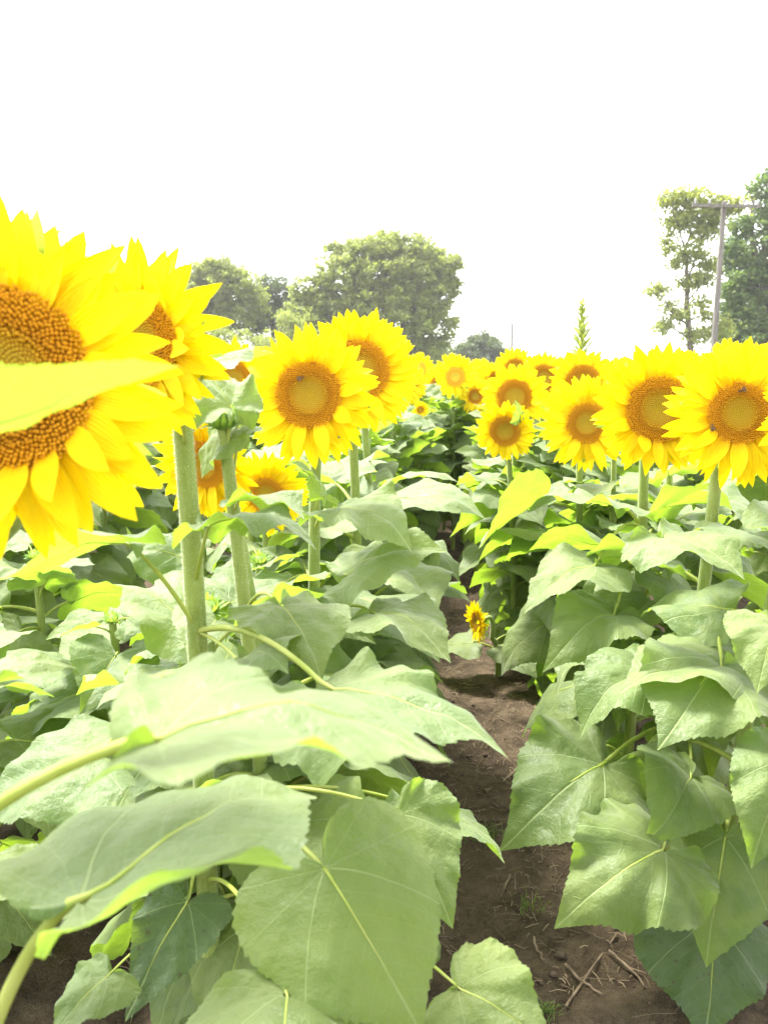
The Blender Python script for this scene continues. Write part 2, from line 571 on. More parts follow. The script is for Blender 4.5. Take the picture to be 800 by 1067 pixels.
# ------------------------------------------------------------------ flower heads (unit outer radius, facing +Z)
def petals_mesh(seed, rd, hi=True):
    g = np.random.default_rng(seed)
    mb = MB()
    ns, nc = (9, 5) if hi else (5, 3)
    layers = ((29, 0.0, 1.0), (29, -0.03, 1.05), (17, 0.03, 0.87)) if hi else ((22, 0.0, 1.0), (14, -0.03, 1.0))
    for cnt, dz, ll in layers:
        for k in range(cnt):
            a = 2 * math.pi * (k + g.uniform(-.35, .35)) / cnt + dz * 40
            l = (1 - rd * 0.9) * ll * g.uniform(0.84, 1.05)
            wd = g.uniform(0.085, 0.122) * (1 if hi else 1.25)
            tilt = g.normal(0.12, 0.16)
            curl = g.normal(-0.15, 0.28)
            if g.random() < 0.07:
                tilt += 0.7
            s = np.linspace(0, 1, ns)
            prof = np.sin(np.pi * np.clip(s * 0.93 + 0.07, 0, 1) ** 0.88) ** 0.70 * (1 - 0.12 * s)
            prof[-1] = 0.015
            prof[0] = 0.45
            c = np.linspace(-1, 1, nc)
            yb = g.normal(0, 0.05)
            ang = tilt + curl * s
            ds = l / (ns - 1)
            rad = rd * 0.9 + np.concatenate(([0], np.cumsum(np.cos(ang[:-1]) * ds)))
            zz = dz + np.concatenate(([0], np.cumsum(np.sin(ang[:-1]) * ds)))
            cup = g.uniform(0.1, 0.5)
            tw = g.normal(0, 0.45) * s
            W = prof * wd
            off = c[None, :] * W[:, None]
            zc = (c[None, :] ** 2) * W[:, None] * cup
            offr = off * np.cos(tw)[:, None] - zc * np.sin(tw)[:, None] + (yb * s * s)[:, None]
            zr = zz[:, None] + zc * np.cos(tw)[:, None] + off * np.sin(tw)[:, None]
            rr = rad[:, None] + 0 * off
            ca, sa = math.cos(a), math.sin(a)
            P = np.stack([rr * ca - offr * sa, rr * sa + offr * ca, zr], -1)
            uv = np.stack([np.broadcast_to(c, off.shape), np.broadcast_to(s[:, None], off.shape)], -1)
            mb.add(P.reshape(-1, 3), grid_faces(ns, nc), uv.reshape(-1, 2))
    return mb.mesh('petals', M['petal'])


def disc_mesh(seed, rd, hi=True):
    g = np.random.default_rng(seed)
    mb = MB()

    def dome(r):
        q = r / rd
        return 0.02 + 0.10 * rd * (1 - q * q) - 0.16 * rd * np.exp(-(q / 0.42) ** 2)
    nr, na = (9, 40) if hi else (5, 16)
    rr = np.linspace(0.001, rd, nr)
    a = np.linspace(0, 2 * math.pi, na, endpoint=False)
    P = np.stack([rr[:, None] * np.cos(a), rr[:, None] * np.sin(a), np.repeat(dome(rr)[:, None], na, 1)], -1)
    uv = np.stack([np.repeat((rr / rd)[:, None], na, 1), np.full((nr, na), 0.0 if hi else 0.75)], -1)
    mb.add(P.reshape(-1, 3), grid_faces(nr, na, True), uv.reshape(-1, 2))
    n = (1500 if seed == 40 else 1000) if hi else 0
    fs = math.sqrt(760 / max(n, 1))
    for k in range(n):
        q = math.sqrt((k + 0.5) / n)
        r = rd * 1.02 * q
        t = k * 2.399963
        c = np.array([r * math.cos(t), r * math.sin(t), float(dome(r))])
        out = np.array([math.cos(t), math.sin(t), 0])
        lean = 0.45 * (q - 0.45) + g.normal(0, 0.12)
        ax = unit(np.array([0, 0, 1]) + out * lean + np.array([g.normal(0, .08), g.normal(0, .08), 0]))
        wd = rd * (0.023 if q < 0.5 else 0.029) * fs
        ht = rd * (0.04 + 0.03 * g.random() if q < 0.5 else (0.085 + 0.055 * g.random()))
        b1 = unit(np.cross(ax, [0.3, 0.9, 0.1]))
        b2 = np.cross(ax, b1)
        sides = 5
        an = np.linspace(0, 2 * math.pi, sides, endpoint=False)[:, None]
        ring = np.cos(an) * b1 + np.sin(an) * b2
        v = np.concatenate([c + ring * wd * 0.9 - ax * 0.01, c + ax * ht * 0.65 + ring * wd * 1.05, [c + ax * ht]])
        f4 = grid_faces(2, sides, True)
        uvv = np.array([[q, 0.0]] * sides + [[q, 0.7]] * sides + [[q, 1.0]])
        mb.add(v, f4, uvv)
        kk = np.arange(sides)
        # the tip reuses the upper ring
        mb.f.append(np.stack([kk + sides, (kk + 1) % sides + sides, np.full(sides, 2 * sides)], 1) + mb.n - len(v))
        mb.mi.append(np.zeros(sides))
    return mb.mesh('disc', M['disc'])


def head_mesh(seed, rd, hi=True):
    g = np.random.default_rng(seed)
    mb = MB()
    na = 20 if hi else 10
    prof = [(rd * 1.0, 0.0), (rd * 1.04, -0.05), (rd * 0.9, -0.13), (rd * 0.55, -0.22), (0.14, -0.28), (0.10, -0.36)]
    a = np.linspace(0, 2 * math.pi, na, endpoint=False)
    P = np.array([[(r * math.cos(t), r * math.sin(t), z) for t in a] for r, z in prof])
    mb.add(P.reshape(-1, 3), grid_faces(len(prof), na, True))
    ns = 6 if hi else 3
    for k in range(30 if hi else 12):
        t = 2 * math.pi * k / (30 if hi else 12) * (1 if k % 2 else 1.004) + g.uniform(-.1, .1)
        l, wd = g.uniform(0.28, 0.48), g.uniform(0.06, 0.10) * (1 if hi else 1.6)
        s = np.linspace(0, 1, ns)
        z0 = -0.06 - (k % 2) * 0.06
        a0, a1 = g.uniform(-0.5, 0.3), g.uniform(-0.9, 0.9)
        ang = a0 + a1 * s
        rad = rd * 0.98 + np.concatenate(([0], np.cumsum(np.cos(ang[:-1]) * l / (ns - 1))))
        zz = z0 + np.concatenate(([0], np.cumsum(np.sin(ang[:-1]) * l / (ns - 1))))
        W = wd * (1 - s) ** 0.8 * (0.8 + 0.8 * s)
        c = np.linspace(-1, 1, 3)
        off = c[None] * W[:, None]
        P = np.stack([rad[:, None] * math.cos(t) - off * math.sin(t), rad[:, None] * math.sin(t) + off * math.cos(t), zz[:, None] + off * off * 2], -1)
        mb.add(P.reshape(-1, 3), grid_faces(ns, 3))
    return mb.mesh('flower_head', M['bract'])


def bud_mesh(seed):
    """closed green bud wrapped in pointed bracts"""
    g = np.random.default_rng(seed)
    mb = MB()
    na = 14
    prof = [(0.05, 0.30), (0.42, 0.22), (0.55, 0.0), (0.45, -0.18), (0.15, -0.3), (0.1, -0.4)]
    a = np.linspace(0, 2 * math.pi, na, endpoint=False)
    P = np.array([[(r * math.cos(t), r * math.sin(t), z) for t in a] for r, z in prof])
    mb.add(P.reshape(-1, 3), grid_faces(len(prof), na, True))
    for ring, (cnt, r0, el) in enumerate(((12, 0.5, 1.5), (14, 0.52, 0.9), (14, 0.5, 0.3))):
        for k in range(cnt):
            t = 2 * math.pi * (k + 0.5 * ring) / cnt + g.uniform(-.1, .1)
            l, wd = g.uniform(0.5, 0.75), g.uniform(0.1, 0.15)
            s = np.linspace(0, 1, 6)
            ang = el + g.uniform(-.2, .2) + g.uniform(0.1, 0.9) * s * (1 if ring == 0 else -0.6)
            rad = r0 + np.concatenate(([0], np.cumsum(np.cos(ang[:-1]) * l / 5)))
            zz = -0.05 * ring + np.concatenate(([0], np.cumsum(np.sin(ang[:-1]) * l / 5)))
            W = wd * (1 - s) ** 0.7
            c = np.linspace(-1, 1, 3)
            off = c[None] * W[:, None]
            P = np.stack([rad[:, None] * math.cos(t) - off * math.sin(t), rad[:, None] * math.sin(t) + off * math.cos(t), zz[:, None] + off * off * 2], -1)
            mb.add(P.reshape(-1, 3), grid_faces(6, 3))
    return mb.mesh('bud', M['bract'])


HEADS = {}
for k, rd in enumerate((0.50, 0.44, 0.46, 0.40, 0.48)):
    HEADS['hi', k] = (head_mesh(k, rd), petals_mesh(k + 20, rd), disc_mesh(k + 40, rd))
for k, rd in enumerate((0.44, 0.40, 0.47)):
    HEADS['lo', k] = (head_mesh(k, rd, False), petals_mesh(k + 60, rd, False), disc_mesh(k + 70, rd, False))
BUDS = [bud_mesh(k) for k in range(2)]


def frame(c, face, roll=0.0, s=1.0):
    z = unit(face)
    x = unit(np.cross([0, 0, 1.0], z) if abs(z[2]) < 0.98 else np.array([1.0, 0, 0]))
    y = np.cross(z, x)
    m = Matrix(((x[0], y[0], z[0]), (x[1], y[1], z[1]), (x[2], y[2], z[2]))) @ Matrix.Rotation(roll, 3, 'Z')
    return Matrix.Translation(Vector(c)) @ (m * s).to_4x4()


# ------------------------------------------------------------------ plants
PLANTS = []


def stem_curve(base, top, face, r, lean=None):
    """stem from the ground to the back of a nodding head"""
    base = np.asarray(base, float)
    if face is None:
        return np.concatenate([bez([base, (base + top) / 2 + np.array([0.02, 0.01, 0]), top], 14)])
    back = top - unit(face) * r * 0.33
    crook = back - unit(face) * r * 0.45 + np.array([0, 0, 0.02])
    mid = base + (crook - base) * 0.5 + (np.array([0.02, 0.015, 0]) if lean is None else np.asarray(lean, float))
    low = bez([base, mid, crook - np.array([0, 0, 0.10])], 12)
    cr = bez([low[-1], crook + np.array([0, 0, 0.02]) - unit(face) * 0.01, back], 8)
    return np.concatenate([low, cr[1:]])


def hairs(mb, pts, rad, n, seed, mi=1):
    g = np.random.default_rng(seed)
    seg = np.linalg.norm(np.diff(pts, axis=0), axis=1)
    cum = np.concatenate(([0], np.cumsum(seg)))
    t = g.uniform(0.25, 0.985, n) * cum[-1]
    c = np.stack([np.interp(t, cum, pts[:, i]) for i in range(3)], 1)
    rr = np.interp(t, cum, rad)
    tg = np.stack([np.interp(t, cum, np.gradient(pts[:, i], cum)) for i in range(3)], 1)
    tg /= np.linalg.norm(tg, axis=1)[:, None]
    d = g.normal(size=(n, 3))
    d -= tg * np.sum(d * tg, 1)[:, None]
    d /= np.linalg.norm(d, axis=1)[:, None]
    side = np.cross(tg, d)
    p = c + d * (rr * 0.97)[:, None]
    ln = g.uniform(0.0015, 0.0042, n)[:, None]
    ww = 0.00013
    dd = d + g.normal(scale=0.35, size=(n, 3))
    v = np.stack([p - side * ww - tg * ww, p + side * ww + tg * ww, p + dd * ln], 1).reshape(-1, 3)
    mb.add(v, np.arange(3 * n).reshape(-1, 3), None, mi)


def plant(label, base, head=None, face=None, r=0.14, variant=0, height=1.0, lod='hi', leaves=12, lrange=(0.2, 0.9), lscale=1.0,
          az0=None, group=None, hair=0, keep=None, heroes=(), stem_r=0.0118, lean=None, bud=None, roll=None, seed=None, cat='sunflower', leafmat=None):
    g = random.Random(seed if seed is not None else len(PLANTS) * 7 + 3)
    base = np.array([base[0], base[1], 0.0])
    root = bpy.data.objects.new('sunflower_plant', None)
    COL.objects.link(root)
    root.location = base
    root.empty_display_size = 0.1
    tag(root, label, cat, group)
    PLANTS.append(root)
    if head is not None:
        top = np.asarray(head, float)
        pts = stem_curve(base + np.array([0, 0, -0.01]), top, face, r, lean)
    else:
        top = base + np.array([g.uniform(-.05, .05), g.uniform(-.05, .05), height])
        pts = stem_curve(base + np.array([0, 0, -0.01]), top, None, r)
    n = len(pts)
    rad = stem_r * np.linspace(1.2, 0.72, n)
    if head is not None and face is not None:
        rad[-3:] *= (0.95, 0.95, 1.05)
    mb = MB()
    tube(mb, pts - base, rad, 12 if lod == 'hi' else 6)
    if hair:
        hairs(mb, pts - base, rad, hair, len(PLANTS))
    so_ = link('stem', mb.mesh('stem', [M['stem'], M['hair']]), root)
    # leaves in a spiral up the stem
    hh = pts[:, 2]
    htop = min(hh[:12].max() if head is not None else hh.max(), top[2])
    az = g.uniform(0, 360) if az0 is None else az0
    mb2 = MB() if lod == 'lo' else None
    leaves = int(round(leaves * 1.5)) if leaves > 5 else leaves
    for k in range(leaves):
        f = (k + g.uniform(-.3, .3)) / max(leaves - 1, 1)
        h = htop * (lrange[0] + (lrange[1] - lrange[0]) * min(max(f, 0), 1))
        az += 137.5 + g.uniform(-14, 14)
        i = min(np.searchsorted(hh[:12], h), 11)
        p = np.array([np.interp(h, hh[:12], pts[:12, 0]), np.interp(h, hh[:12], pts[:12, 1]), h])
        rel = h / htop
        fam = 'top' if rel > (0.58 if lod == 'lo' else 0.8) else ('mid' if rel > 0.42 else 'low')
        if g.random() < 0.2 and fam == 'top' and lod != 'lo':
            fam = 'mid'
        L = lscale * (0.125 if rel > 0.93 else 0.18 if rel > 0.8 else 0.215 if rel > 0.3 else 0.18) * g.uniform(0.85, 1.2)
        a = R(az)
        cen = p + np.array([math.cos(a), math.sin(a), 0]) * L * 0.9
        if keep is not None and not keep(cen, p):
            continue
        mt = Matrix.Translation(Vector(p - base)) @ Matrix.Rotation(a, 4, 'Z') @ Matrix.Rotation(g.uniform(-.30, .22), 4, 'Y') @ Matrix.Rotation(g.uniform(-.45, .45), 4, 'X') @ Matrix.Scale(L, 4)
        if lod == 'lo':
            vs, fs, us, ms = LEAF[fam, 'lo', g.randrange(4)]
            mm = np.array(mt)
            for v, f_, u_, m_ in zip(vs, fs, us, ms):
                pass
            off = 0
            allv = np.concatenate(vs) @ mm[:3, :3].T + mm[:3, 3]
            mb2.v.append(allv)
            mb2.uv.append(np.concatenate(us))
            for f_, m_ in zip(fs, ms):
                mb2.f.append(f_ + mb2.n)
                mb2.mi.append(m_)
            mb2.n += len(allv)
        else:
            bl, pe = LEAF[fam, lod, g.randrange(5)]
            lo = link('leaf', bl, root, mat=mt)
            if pe is not None:
                link('petiole', pe, lo)
    if mb2 is not None and mb2.n:
        link('foliage', mb2.mesh('foliage', [M['leaf'], M['petiole']]), root)
    for hero in heroes:
        hero_leaf(root, base, stem=pts[:-6] if face is not None else pts, **hero)
    if head is not None and bud is None:
        hm = HEADS['lo' if lod == 'lo' and label.startswith('distant') else 'hi', variant]
        ho = link('flower_head', hm[0], root, mat=frame(top - base, face, g.uniform(0, 6) if roll is None else roll, r))
        link('petals', hm[1], ho)
        link('disc', hm[2], ho)
    elif bud is not None:
        link('bud', BUDS[g.randrange(2)], root, mat=frame((top if head is not None else pts[-1]) - base, face if face is not None else (0.1, -0.3, 1), 0, bud))
    return root


def hero_leaf(root, origin, a, b, t, nrm=(0, .7, .7), width=1.0, arch=0.1, fold=0.2, droop=0.3, ripple=0.085, rise=0.25, seed=1, mat='leaf',
              label=None, pmat='petiole', twist=0.0, prad=0.017, pr=None, curl=(0, 0), stem=None):
    """one leaf: joint on the stem, blade base and blade tip as photograph points with their distance"""
    A, Bp, T_ = (at(*q) for q in (a, b, t))
    if stem is not None:         # the stalk springs from the stem at that height
        A = np.array([np.interp(A[2], stem[:, 2], stem[:, i]) for i in range(3)])
    mb = MB()
    L = np.linalg.norm(T_ - Bp)
    rib = blade(mb, Bp - origin, T_ - origin, cdir(*nrm), width, arch, fold, droop, ripple, (201, 20), seed, twist=twist, curl=curl)[1]
    lo = link('leaf', mb.mesh('leaf', M[mat]), root)
    if label:
        lo['label'] = label
    pb = MB()
    petiole(pb, A - origin, Bp - origin, L if pr is None else pr, rise, 10, n=16, rad=prad, rib=rib)
    link('petiole', pb.mesh('petiole', M[pmat]), lo)
    return lo


def facing(yaw, pitch=5):
    """yaw 0 looks back along the rows to the viewer, positive turns to the viewer's right"""
    return np.array([math.sin(R(yaw)) * math.cos(R(pitch)), -math.cos(R(yaw)) * math.cos(R(pitch)), math.sin(R(pitch))])



# ------------------------------------------------------------------ the two rows beside the path
LR = 'sunflowers in the row left of the path'
RR = 'sunflowers in the row right of the path'


def clear(dmin=0.75, boxes=()):
    """leaves off the near plants stay out of the viewer's face and off the open blooms"""
    def k(c, p):
        x, y, d = pix(c)
        if d < dmin:
            return False
        for x0, y0, x1, y1 in boxes:
            if x0 < x < x1 and y0 < y < y1:
                return False
        return True
    return k


BLOOMS = ((-200, 120, 240, 640), (240, 300, 460, 500), (570, 330, 900, 510))


def xy(px, py, d):
    p = at(px, py, d)
    return p[0], p[1]


hA = at(2, 398, .62)
plant('largest sunflower bloom at the left edge, crossed by a blurred leaf', (hA[0] - .36, hA[1] + .02), hA, facing(6, 2), .146, 0, roll=.3,
      leaves=2, lrange=(.1, .3), keep=clear(.8, ((0, 800, 260, 1100),)), stem_r=.015, group=LR, lean=(-.24, .03, .15), heroes=[
          # blurred leaf seen edge-on across the bloom
          dict(a=(-190, 590, .48), b=(-115, 494, .40), t=(190, 388, .43), nrm=(.06, .95, -.28), width=.64, arch=.06, fold=.34, droop=.0, ripple=.02, seed=5),
          dict(a=(-120, 700, .75), b=(-70, 742, .74), t=(82, 694, .82), nrm=(.1, .97, -.12), width=.8, arch=.12, fold=.2, droop=.3, seed=14),
      ])

pN = at(-40, 1240, .5)
plant('low plant at the bottom left corner whose two pale leaves are nearest the camera', (pN[0] - .02, pN[1]), at(-85, 900, .5), None, leaves=0, bud=.012,
      group=LR, stem_r=.012, heroes=[
          dict(a=(-60, 905, .50), b=(165, 766, .43), t=(474, 790, .47), nrm=(.03, .98, .18), width=1.25, arch=.12, fold=.05, droop=.12, ripple=.05, rise=.12, seed=8, curl=(0, .62), prad=.022),
          dict(a=(-40, 1240, .50), b=(84, 934, .50), t=(330, 828, .64), nrm=(-.06, .98, .10), width=1.08, arch=.08, fold=.06, droop=.1, ripple=.05, rise=.30, seed=12, curl=(0, .72), prad=.022),
      ])

hB = at(144, 358, .93)
plant('sunflower turned aside behind the largest bloom, thick hairy stem', (hB[0] + .012, hB[1] + .10), hB, facing(-13, 4), .122, 1, roll=1.1,
      leaves=3, lrange=(.1, .42), keep=clear(.85, BLOOMS + ((0, 800, 300, 1100),)), stem_r=.0145, hair=6500, group=LR, heroes=[
          dict(a=(203, 690, .97), b=(134, 566, .93), t=(-10, 606, .86), nrm=(.1, .95, -.25), width=.9, arch=.06, fold=.22, droop=.2, seed=21, rise=.1),
          dict(a=(206, 640, .97), b=(217, 548, 1.0), t=(330, 578, .98), nrm=(.1, .99, -.02), width=.9, arch=.22, fold=.10, droop=.35, seed=22, rise=.05),
          dict(a=(186, 480, .96), b=(192, 405, .97), t=(285, 364, 1.05), nrm=(-.2, .9, .1), width=.85, arch=.12, fold=.12, droop=.35, seed=23, rise=.0),
          dict(a=(214, 690, .98), b=(250, 690, 1.0), t=(300, 700, .9), nrm=(.1, .85, .45), width=1.0, arch=.15, seed=24, rise=.1),
          dict(a=(222, 1000, .93), b=(66, 926, .84), t=(-40, 905, .80), nrm=(0, .9, .2), width=1.0, arch=.08, fold=.25, seed=25, rise=.22),
          dict(a=(224, 990, .95), b=(196, 940, 1.05), t=(130, 1065, .98), nrm=(-.1, .5, .85), width=1.0, arch=.10, fold=.14, seed=26, mat='shadeleaf', label='dark green lower leaf hanging in shade'),
          dict(a=(232, 985, .93), b=(338, 905, .84), t=(440, 1080, .78), nrm=(.05, .62, .78), width=1.02, arch=.12, fold=.06, droop=.35, ripple=.03, seed=27, rise=.22),
          dict(a=(224, 700, .95), b=(345, 722, .86), t=(528, 796, .78), nrm=(.0, .95, .28), width=.95, arch=.14, fold=.10, droop=.3, seed=28, rise=.2),
          dict(a=(232, 1060, .92), b=(300, 1036, .78), t=(290, 1220, .66), nrm=(0, .8, .55), width=1.5, arch=.12, fold=.05, ripple=.05, seed=29, rise=.2),
          dict(a=(218, 1062, 1.0), b=(112, 1018, .98), t=(52, 1088, .92), nrm=(-.2, .62, .7), width=.95, arch=.14, seed=66, rise=.2),
          dict(a=(240, 900, 1.0), b=(415, 848, 1.06), t=(472, 968, 1.0), nrm=(.15, .5, .85), width=1.0, arch=.12, seed=61, rise=.2),
          dict(a=(245, 1050, .98), b=(478, 1030, .94), t=(585, 1100, .88), nrm=(.05, .75, .65), width=1.15, arch=.12, seed=62, rise=.3),
          dict(a=(240, 880, 1.05), b=(438, 842, 1.22), t=(524, 903, 1.14), nrm=(.55, .8, .15), width=.8, arch=.12, fold=.3, seed=63, rise=.2),
          dict(a=(210, 760, .95), b=(100, 790, 1.0), t=(-20, 850, .98), nrm=(-.1, .85, .4), width=1.0, arch=.12, seed=30, rise=.2),
      ])

hC = at(206, 482, 1.16)
plant('small low sunflower bloom peeking out behind the thick hairy stem', (hC[0] + .13, hC[1] + .06), at(214, 484, 1.28), facing(-20, -8), .10, 3,
      leaves=8, lrange=(.1, .62), keep=clear(.9, BLOOMS), group=LR)

pC = at(238, 470, 1.12)
plant('sunflower stem topped by young leaves and a closed green bud', (pC[0] + .05, pC[1] + .02), at(232, 440, 1.14), None, bud=.035,
      leaves=8, lrange=(.1, .60), keep=clear(.9, ((0, 300, 215, 700), (240, 300, 460, 500))), group=LR, hair=2600, stem_r=.0125, heroes=[
          dict(a=(236, 520, 1.12), b=(250, 445, 1.16), t=(210, 500, 1.2), nrm=(-.2, .6, .7), width=.9, arch=.18, seed=31, rise=.1),
          dict(a=(238, 540, 1.12), b=(262, 522, 1.08), t=(318, 540, 1.02), nrm=(.1, .97, .05), width=.9, arch=.15, fold=.2, seed=32, rise=.3),
          dict(a=(246, 650, 1.14), b=(292, 632, 1.05), t=(335, 712, .95), nrm=(.15, .85, .45), width=1.05, arch=.15, seed=33, rise=.3),
          dict(a=(236, 480, 1.12), b=(240, 425, 1.12), t=(185, 380, 1.2), nrm=(.1, .8, .4), width=.8, arch=.15, seed=34, rise=.05),
      ])

hD = at(322, 412, 1.48)
plant('round sunflower with a bee, right of the leafy bud stem', (hD[0] + .0, hD[1] + .16), hD, facing(0, 6), .137, 2, roll=.8,
      leaves=11, lrange=(.12, .72), keep=clear(.95, BLOOMS), group=LR, hair=2200, stem_r=.0125, lean=(-.03, .02, 0), heroes=[
          dict(a=(299, 545, 1.55), b=(340, 520, 1.45), t=(300, 480, 1.4), nrm=(0, .9, .2), width=.8, arch=.12, fold=.2, seed=35),
          dict(a=(305, 560, 1.58), b=(352, 530, 1.5), t=(430, 575, 1.38), nrm=(0, .85, .4), width=.95, arch=.18, seed=36),
          dict(a=(308, 640, 1.6), b=(360, 600, 1.48), t=(466, 575, 1.42), nrm=(0, .85, .45), width=.95, arch=.12, seed=37),
          dict(a=(310, 690, 1.6), b=(390, 640, 1.4), t=(470, 690, 1.3), nrm=(.1, .85, .35), width=.9, arch=.16, fold=.2, seed=38),
      ])
hE = at(374, 386, 1.78)
plant('tall sunflower half hidden behind the bloom with the bee', (hE[0] - .02, hE[1] + .18), hE, facing(14, 10), .145, 4, roll=.2,
      leaves=11, lrange=(.15, .78), keep=clear(1.0, BLOOMS), group=LR, stem_r=.012)
hE2 = at(405, 392, 2.25)
plant('sunflower seen side-on behind the tall bloom left of the path', (hE2[0] - .04, hE2[1] + .14), hE2, facing(52, 5), .13, 2,
      leaves=12, lrange=(.15, .8), keep=clear(1.0, BLOOMS), group=LR)
hF = at(277, 515, 1.85)
plant('low sunflower drooping among leaves under the bloom with the bee', (hF[0] - .05, hF[1] + .12), hF, facing(12, -6), .105, 3,
      leaves=9, lrange=(.15, .85), keep=clear(1.0, BLOOMS + ((235, 470, 330, 560),)), group=LR)
hG = at(244, 396, 2.5)
plant('sunflower peeking between the bud stem and the bee bloom', (hG[0], hG[1] + .14), hG, facing(4, 4), .135, 1,
      leaves=11, lrange=(.15, .8), keep=clear(1.0, BLOOMS), group=LR, lod='md')

# right row
hR0 = at(880, 425, 1.32)
plant('sunflower stem at the right edge with its bloom out of frame', (at(806, 500, 1.36)[0] + .0, hR0[1] + .1), hR0, facing(-6, 6), .145, 1,
      leaves=7, lrange=(.3, .8), keep=clear(1.0, BLOOMS), group=RR, stem_r=.013, lean=(-.05, 0, 0), heroes=[
          dict(a=(800, 690, 1.35), b=(806, 650, 1.25), t=(788, 722, 1.18), nrm=(-.1, .8, .5), width=1.0, arch=.12, seed=41),
          dict(a=(835, 760, 1.35), b=(818, 792, 1.25), t=(782, 905, 1.2), nrm=(-.1, .6, .75), width=.9, arch=.16, fold=.35, twist=-.3, seed=42),
      ])
hR1 = at(769, 431, 1.50)
plant('large sunflower facing forward with two bees on its disc', (at(728, 900, 1.62)[0], hR1[1] + .15), hR1, facing(-6, 7), .146, 3, roll=.5,
      leaves=6, lrange=(.15, .8), keep=clear(1.1, BLOOMS + ((560, 640, 800, 1000),)), group=RR, hair=2600, stem_r=.0135, lean=(.02, .02, 0), heroes=[
          dict(a=(722, 640, 1.58), b=(752, 695, 1.42), t=(683, 783, 1.30), nrm=(-.15, .78, .55), width=.98, arch=.16, fold=.22, twist=.35, seed=43),
          dict(a=(724, 690, 1.60), b=(672, 700, 1.48), t=(604, 768, 1.42), nrm=(-.1, .8, .5), width=.95, arch=.18, fold=.38, twist=-.4, seed=44),
          dict(a=(732, 790, 1.62), b=(627, 797, 1.58), t=(520, 887, 1.52), nrm=(-.1, .75, .6), width=1.05, arch=.16, fold=.16, twist=.3, ripple=.11, seed=45, rise=.18),
          dict(a=(737, 800, 1.62), b=(720, 810, 1.50), t=(668, 880, 1.42), nrm=(.1, .75, .6), width=1.0, arch=.24, fold=.4, ripple=.09, twist=.4, seed=46),
          dict(a=(795, 892, 1.46), b=(692, 884, 1.40), t=(577, 968, 1.34), nrm=(-.15, .70, .68), width=.96, arch=.16, fold=.14, droop=.4, ripple=.13, seed=47, rise=.2),
          dict(a=(738, 905, 1.62), b=(740, 960, 1.50), t=(735, 1090, 1.42), nrm=(0, .40, .92), width=1.15, arch=.06, seed=48, rise=.05, mat='shadeleaf', label='dark hanging lower leaf with small holes'),
          dict(a=(745, 850, 1.66), b=(716, 830, 1.78), t=(700, 905, 1.74), nrm=(0, .3, .95), width=.85, arch=.06, seed=49, mat='yleaf', label='withered yellow leaf with dark spots'),
          dict(a=(718, 600, 1.58), b=(690, 560, 1.5), t=(775, 605, 1.36), nrm=(0, .85, .45), width=1.1, arch=.12, seed=50),
      ])
hR2 = at(686, 427, 1.72)
plant('large sunflower just left of the one with two bees', (hR2[0] + .02, hR2[1] + .16), hR2, facing(-4, 6), .15, 4, roll=.9,
      leaves=12, lrange=(.12, .84), keep=clear(1.15, BLOOMS + ((590, 780, 800, 980),)), group=RR, stem_r=.0125, hair=1500, heroes=[
          dict(a=(664, 600, 1.8), b=(640, 640, 1.7), t=(565, 700, 1.62), nrm=(-.15, .8, .5), width=.95, arch=.2, fold=.35, twist=.4, seed=51, rise=.3),
          dict(a=(660, 560, 1.8), b=(620, 590, 1.72), t=(545, 640, 1.66), nrm=(-.1, .88, .35), width=1.0, arch=.14, fold=.2, seed=52, rise=.35),
          dict(a=(680, 760, 1.85), b=(720, 700, 1.75), t=(600, 740, 1.62), nrm=(-.1, .8, .55), width=1.1, arch=.14, seed=53),
      ])
hR3 = at(611, 441, 2.35)
plant('sunflower with a small disc left of the big pair', (hR3[0] + .03, hR3[1] + .16), hR3, facing(-3, 4), .152, 3, roll=2.2,
      leaves=14, lrange=(.12, .86), keep=clear(1.3, BLOOMS), group=RR, lod='hi')
hR4 = at(607, 399, 3.3)
plant('sunflower rising straight behind the small disc bloom', (hR4[0] + .03, hR4[1] + .15), hR4, facing(0, 6), .15, 0,
      leaves=17, lscale=.78, lrange=(.12, .86), group=RR, lod='md')
hR5 = at(536, 414, 3.25)
plant('upper sunflower of the two overlapping blooms by the path', (hR5[0] + .05, hR5[1] + .15), hR5, facing(-5, 8), .148, 0, roll=1.5,
      leaves=17, lscale=.78, lrange=(.12, .86), group=RR, lod='md')
hR6 = at(526, 449, 3.05)
plant('lower tilted sunflower of the two overlapping blooms by the path', (hR6[0] + .08, hR6[1] + .13), hR6, facing(-14, -12), .125, 4, roll=.4,
      leaves=15, lscale=.78, lrange=(.12, .80), group=RR, lod='md', stem_r=.012, heroes=[
          dict(a=(548, 470, 3.1), b=(541, 436, 2.98), t=(536, 416, 2.94), nrm=(.3, .3, .9), width=.8, seed=55)])
hR7 = at(566, 395, 4.1)
plant('sunflower with a wide brown disc right of the overlapping pair', (hR7[0] + .03, hR7[1] + .15), hR7, facing(-6, 6), .15, 0,
      leaves=17, lscale=.78, lrange=(.12, .86), group=RR, lod='md')
hR8 = at(497, 648, 3.0)
plant('tiny low orange sunflower hanging over the soil path', (hR8[0] + .10, hR8[1] + .12), hR8, facing(-70, -5), .085, 2,
      leaves=6, lrange=(.3, .9), keep=clear(1.3, ((470, 600, 530, 720),)), group=RR, lod='md')
hR9 = at(438, 427, 4.6)
plant('small lone sunflower in the leafy gap above the path', (hR9[0] - .06, hR9[1] + .10), hR9, facing(0, 2), .052, 3,
      leaves=22, lscale=.72, lrange=(.2, .92), group=LR, lod='lo')
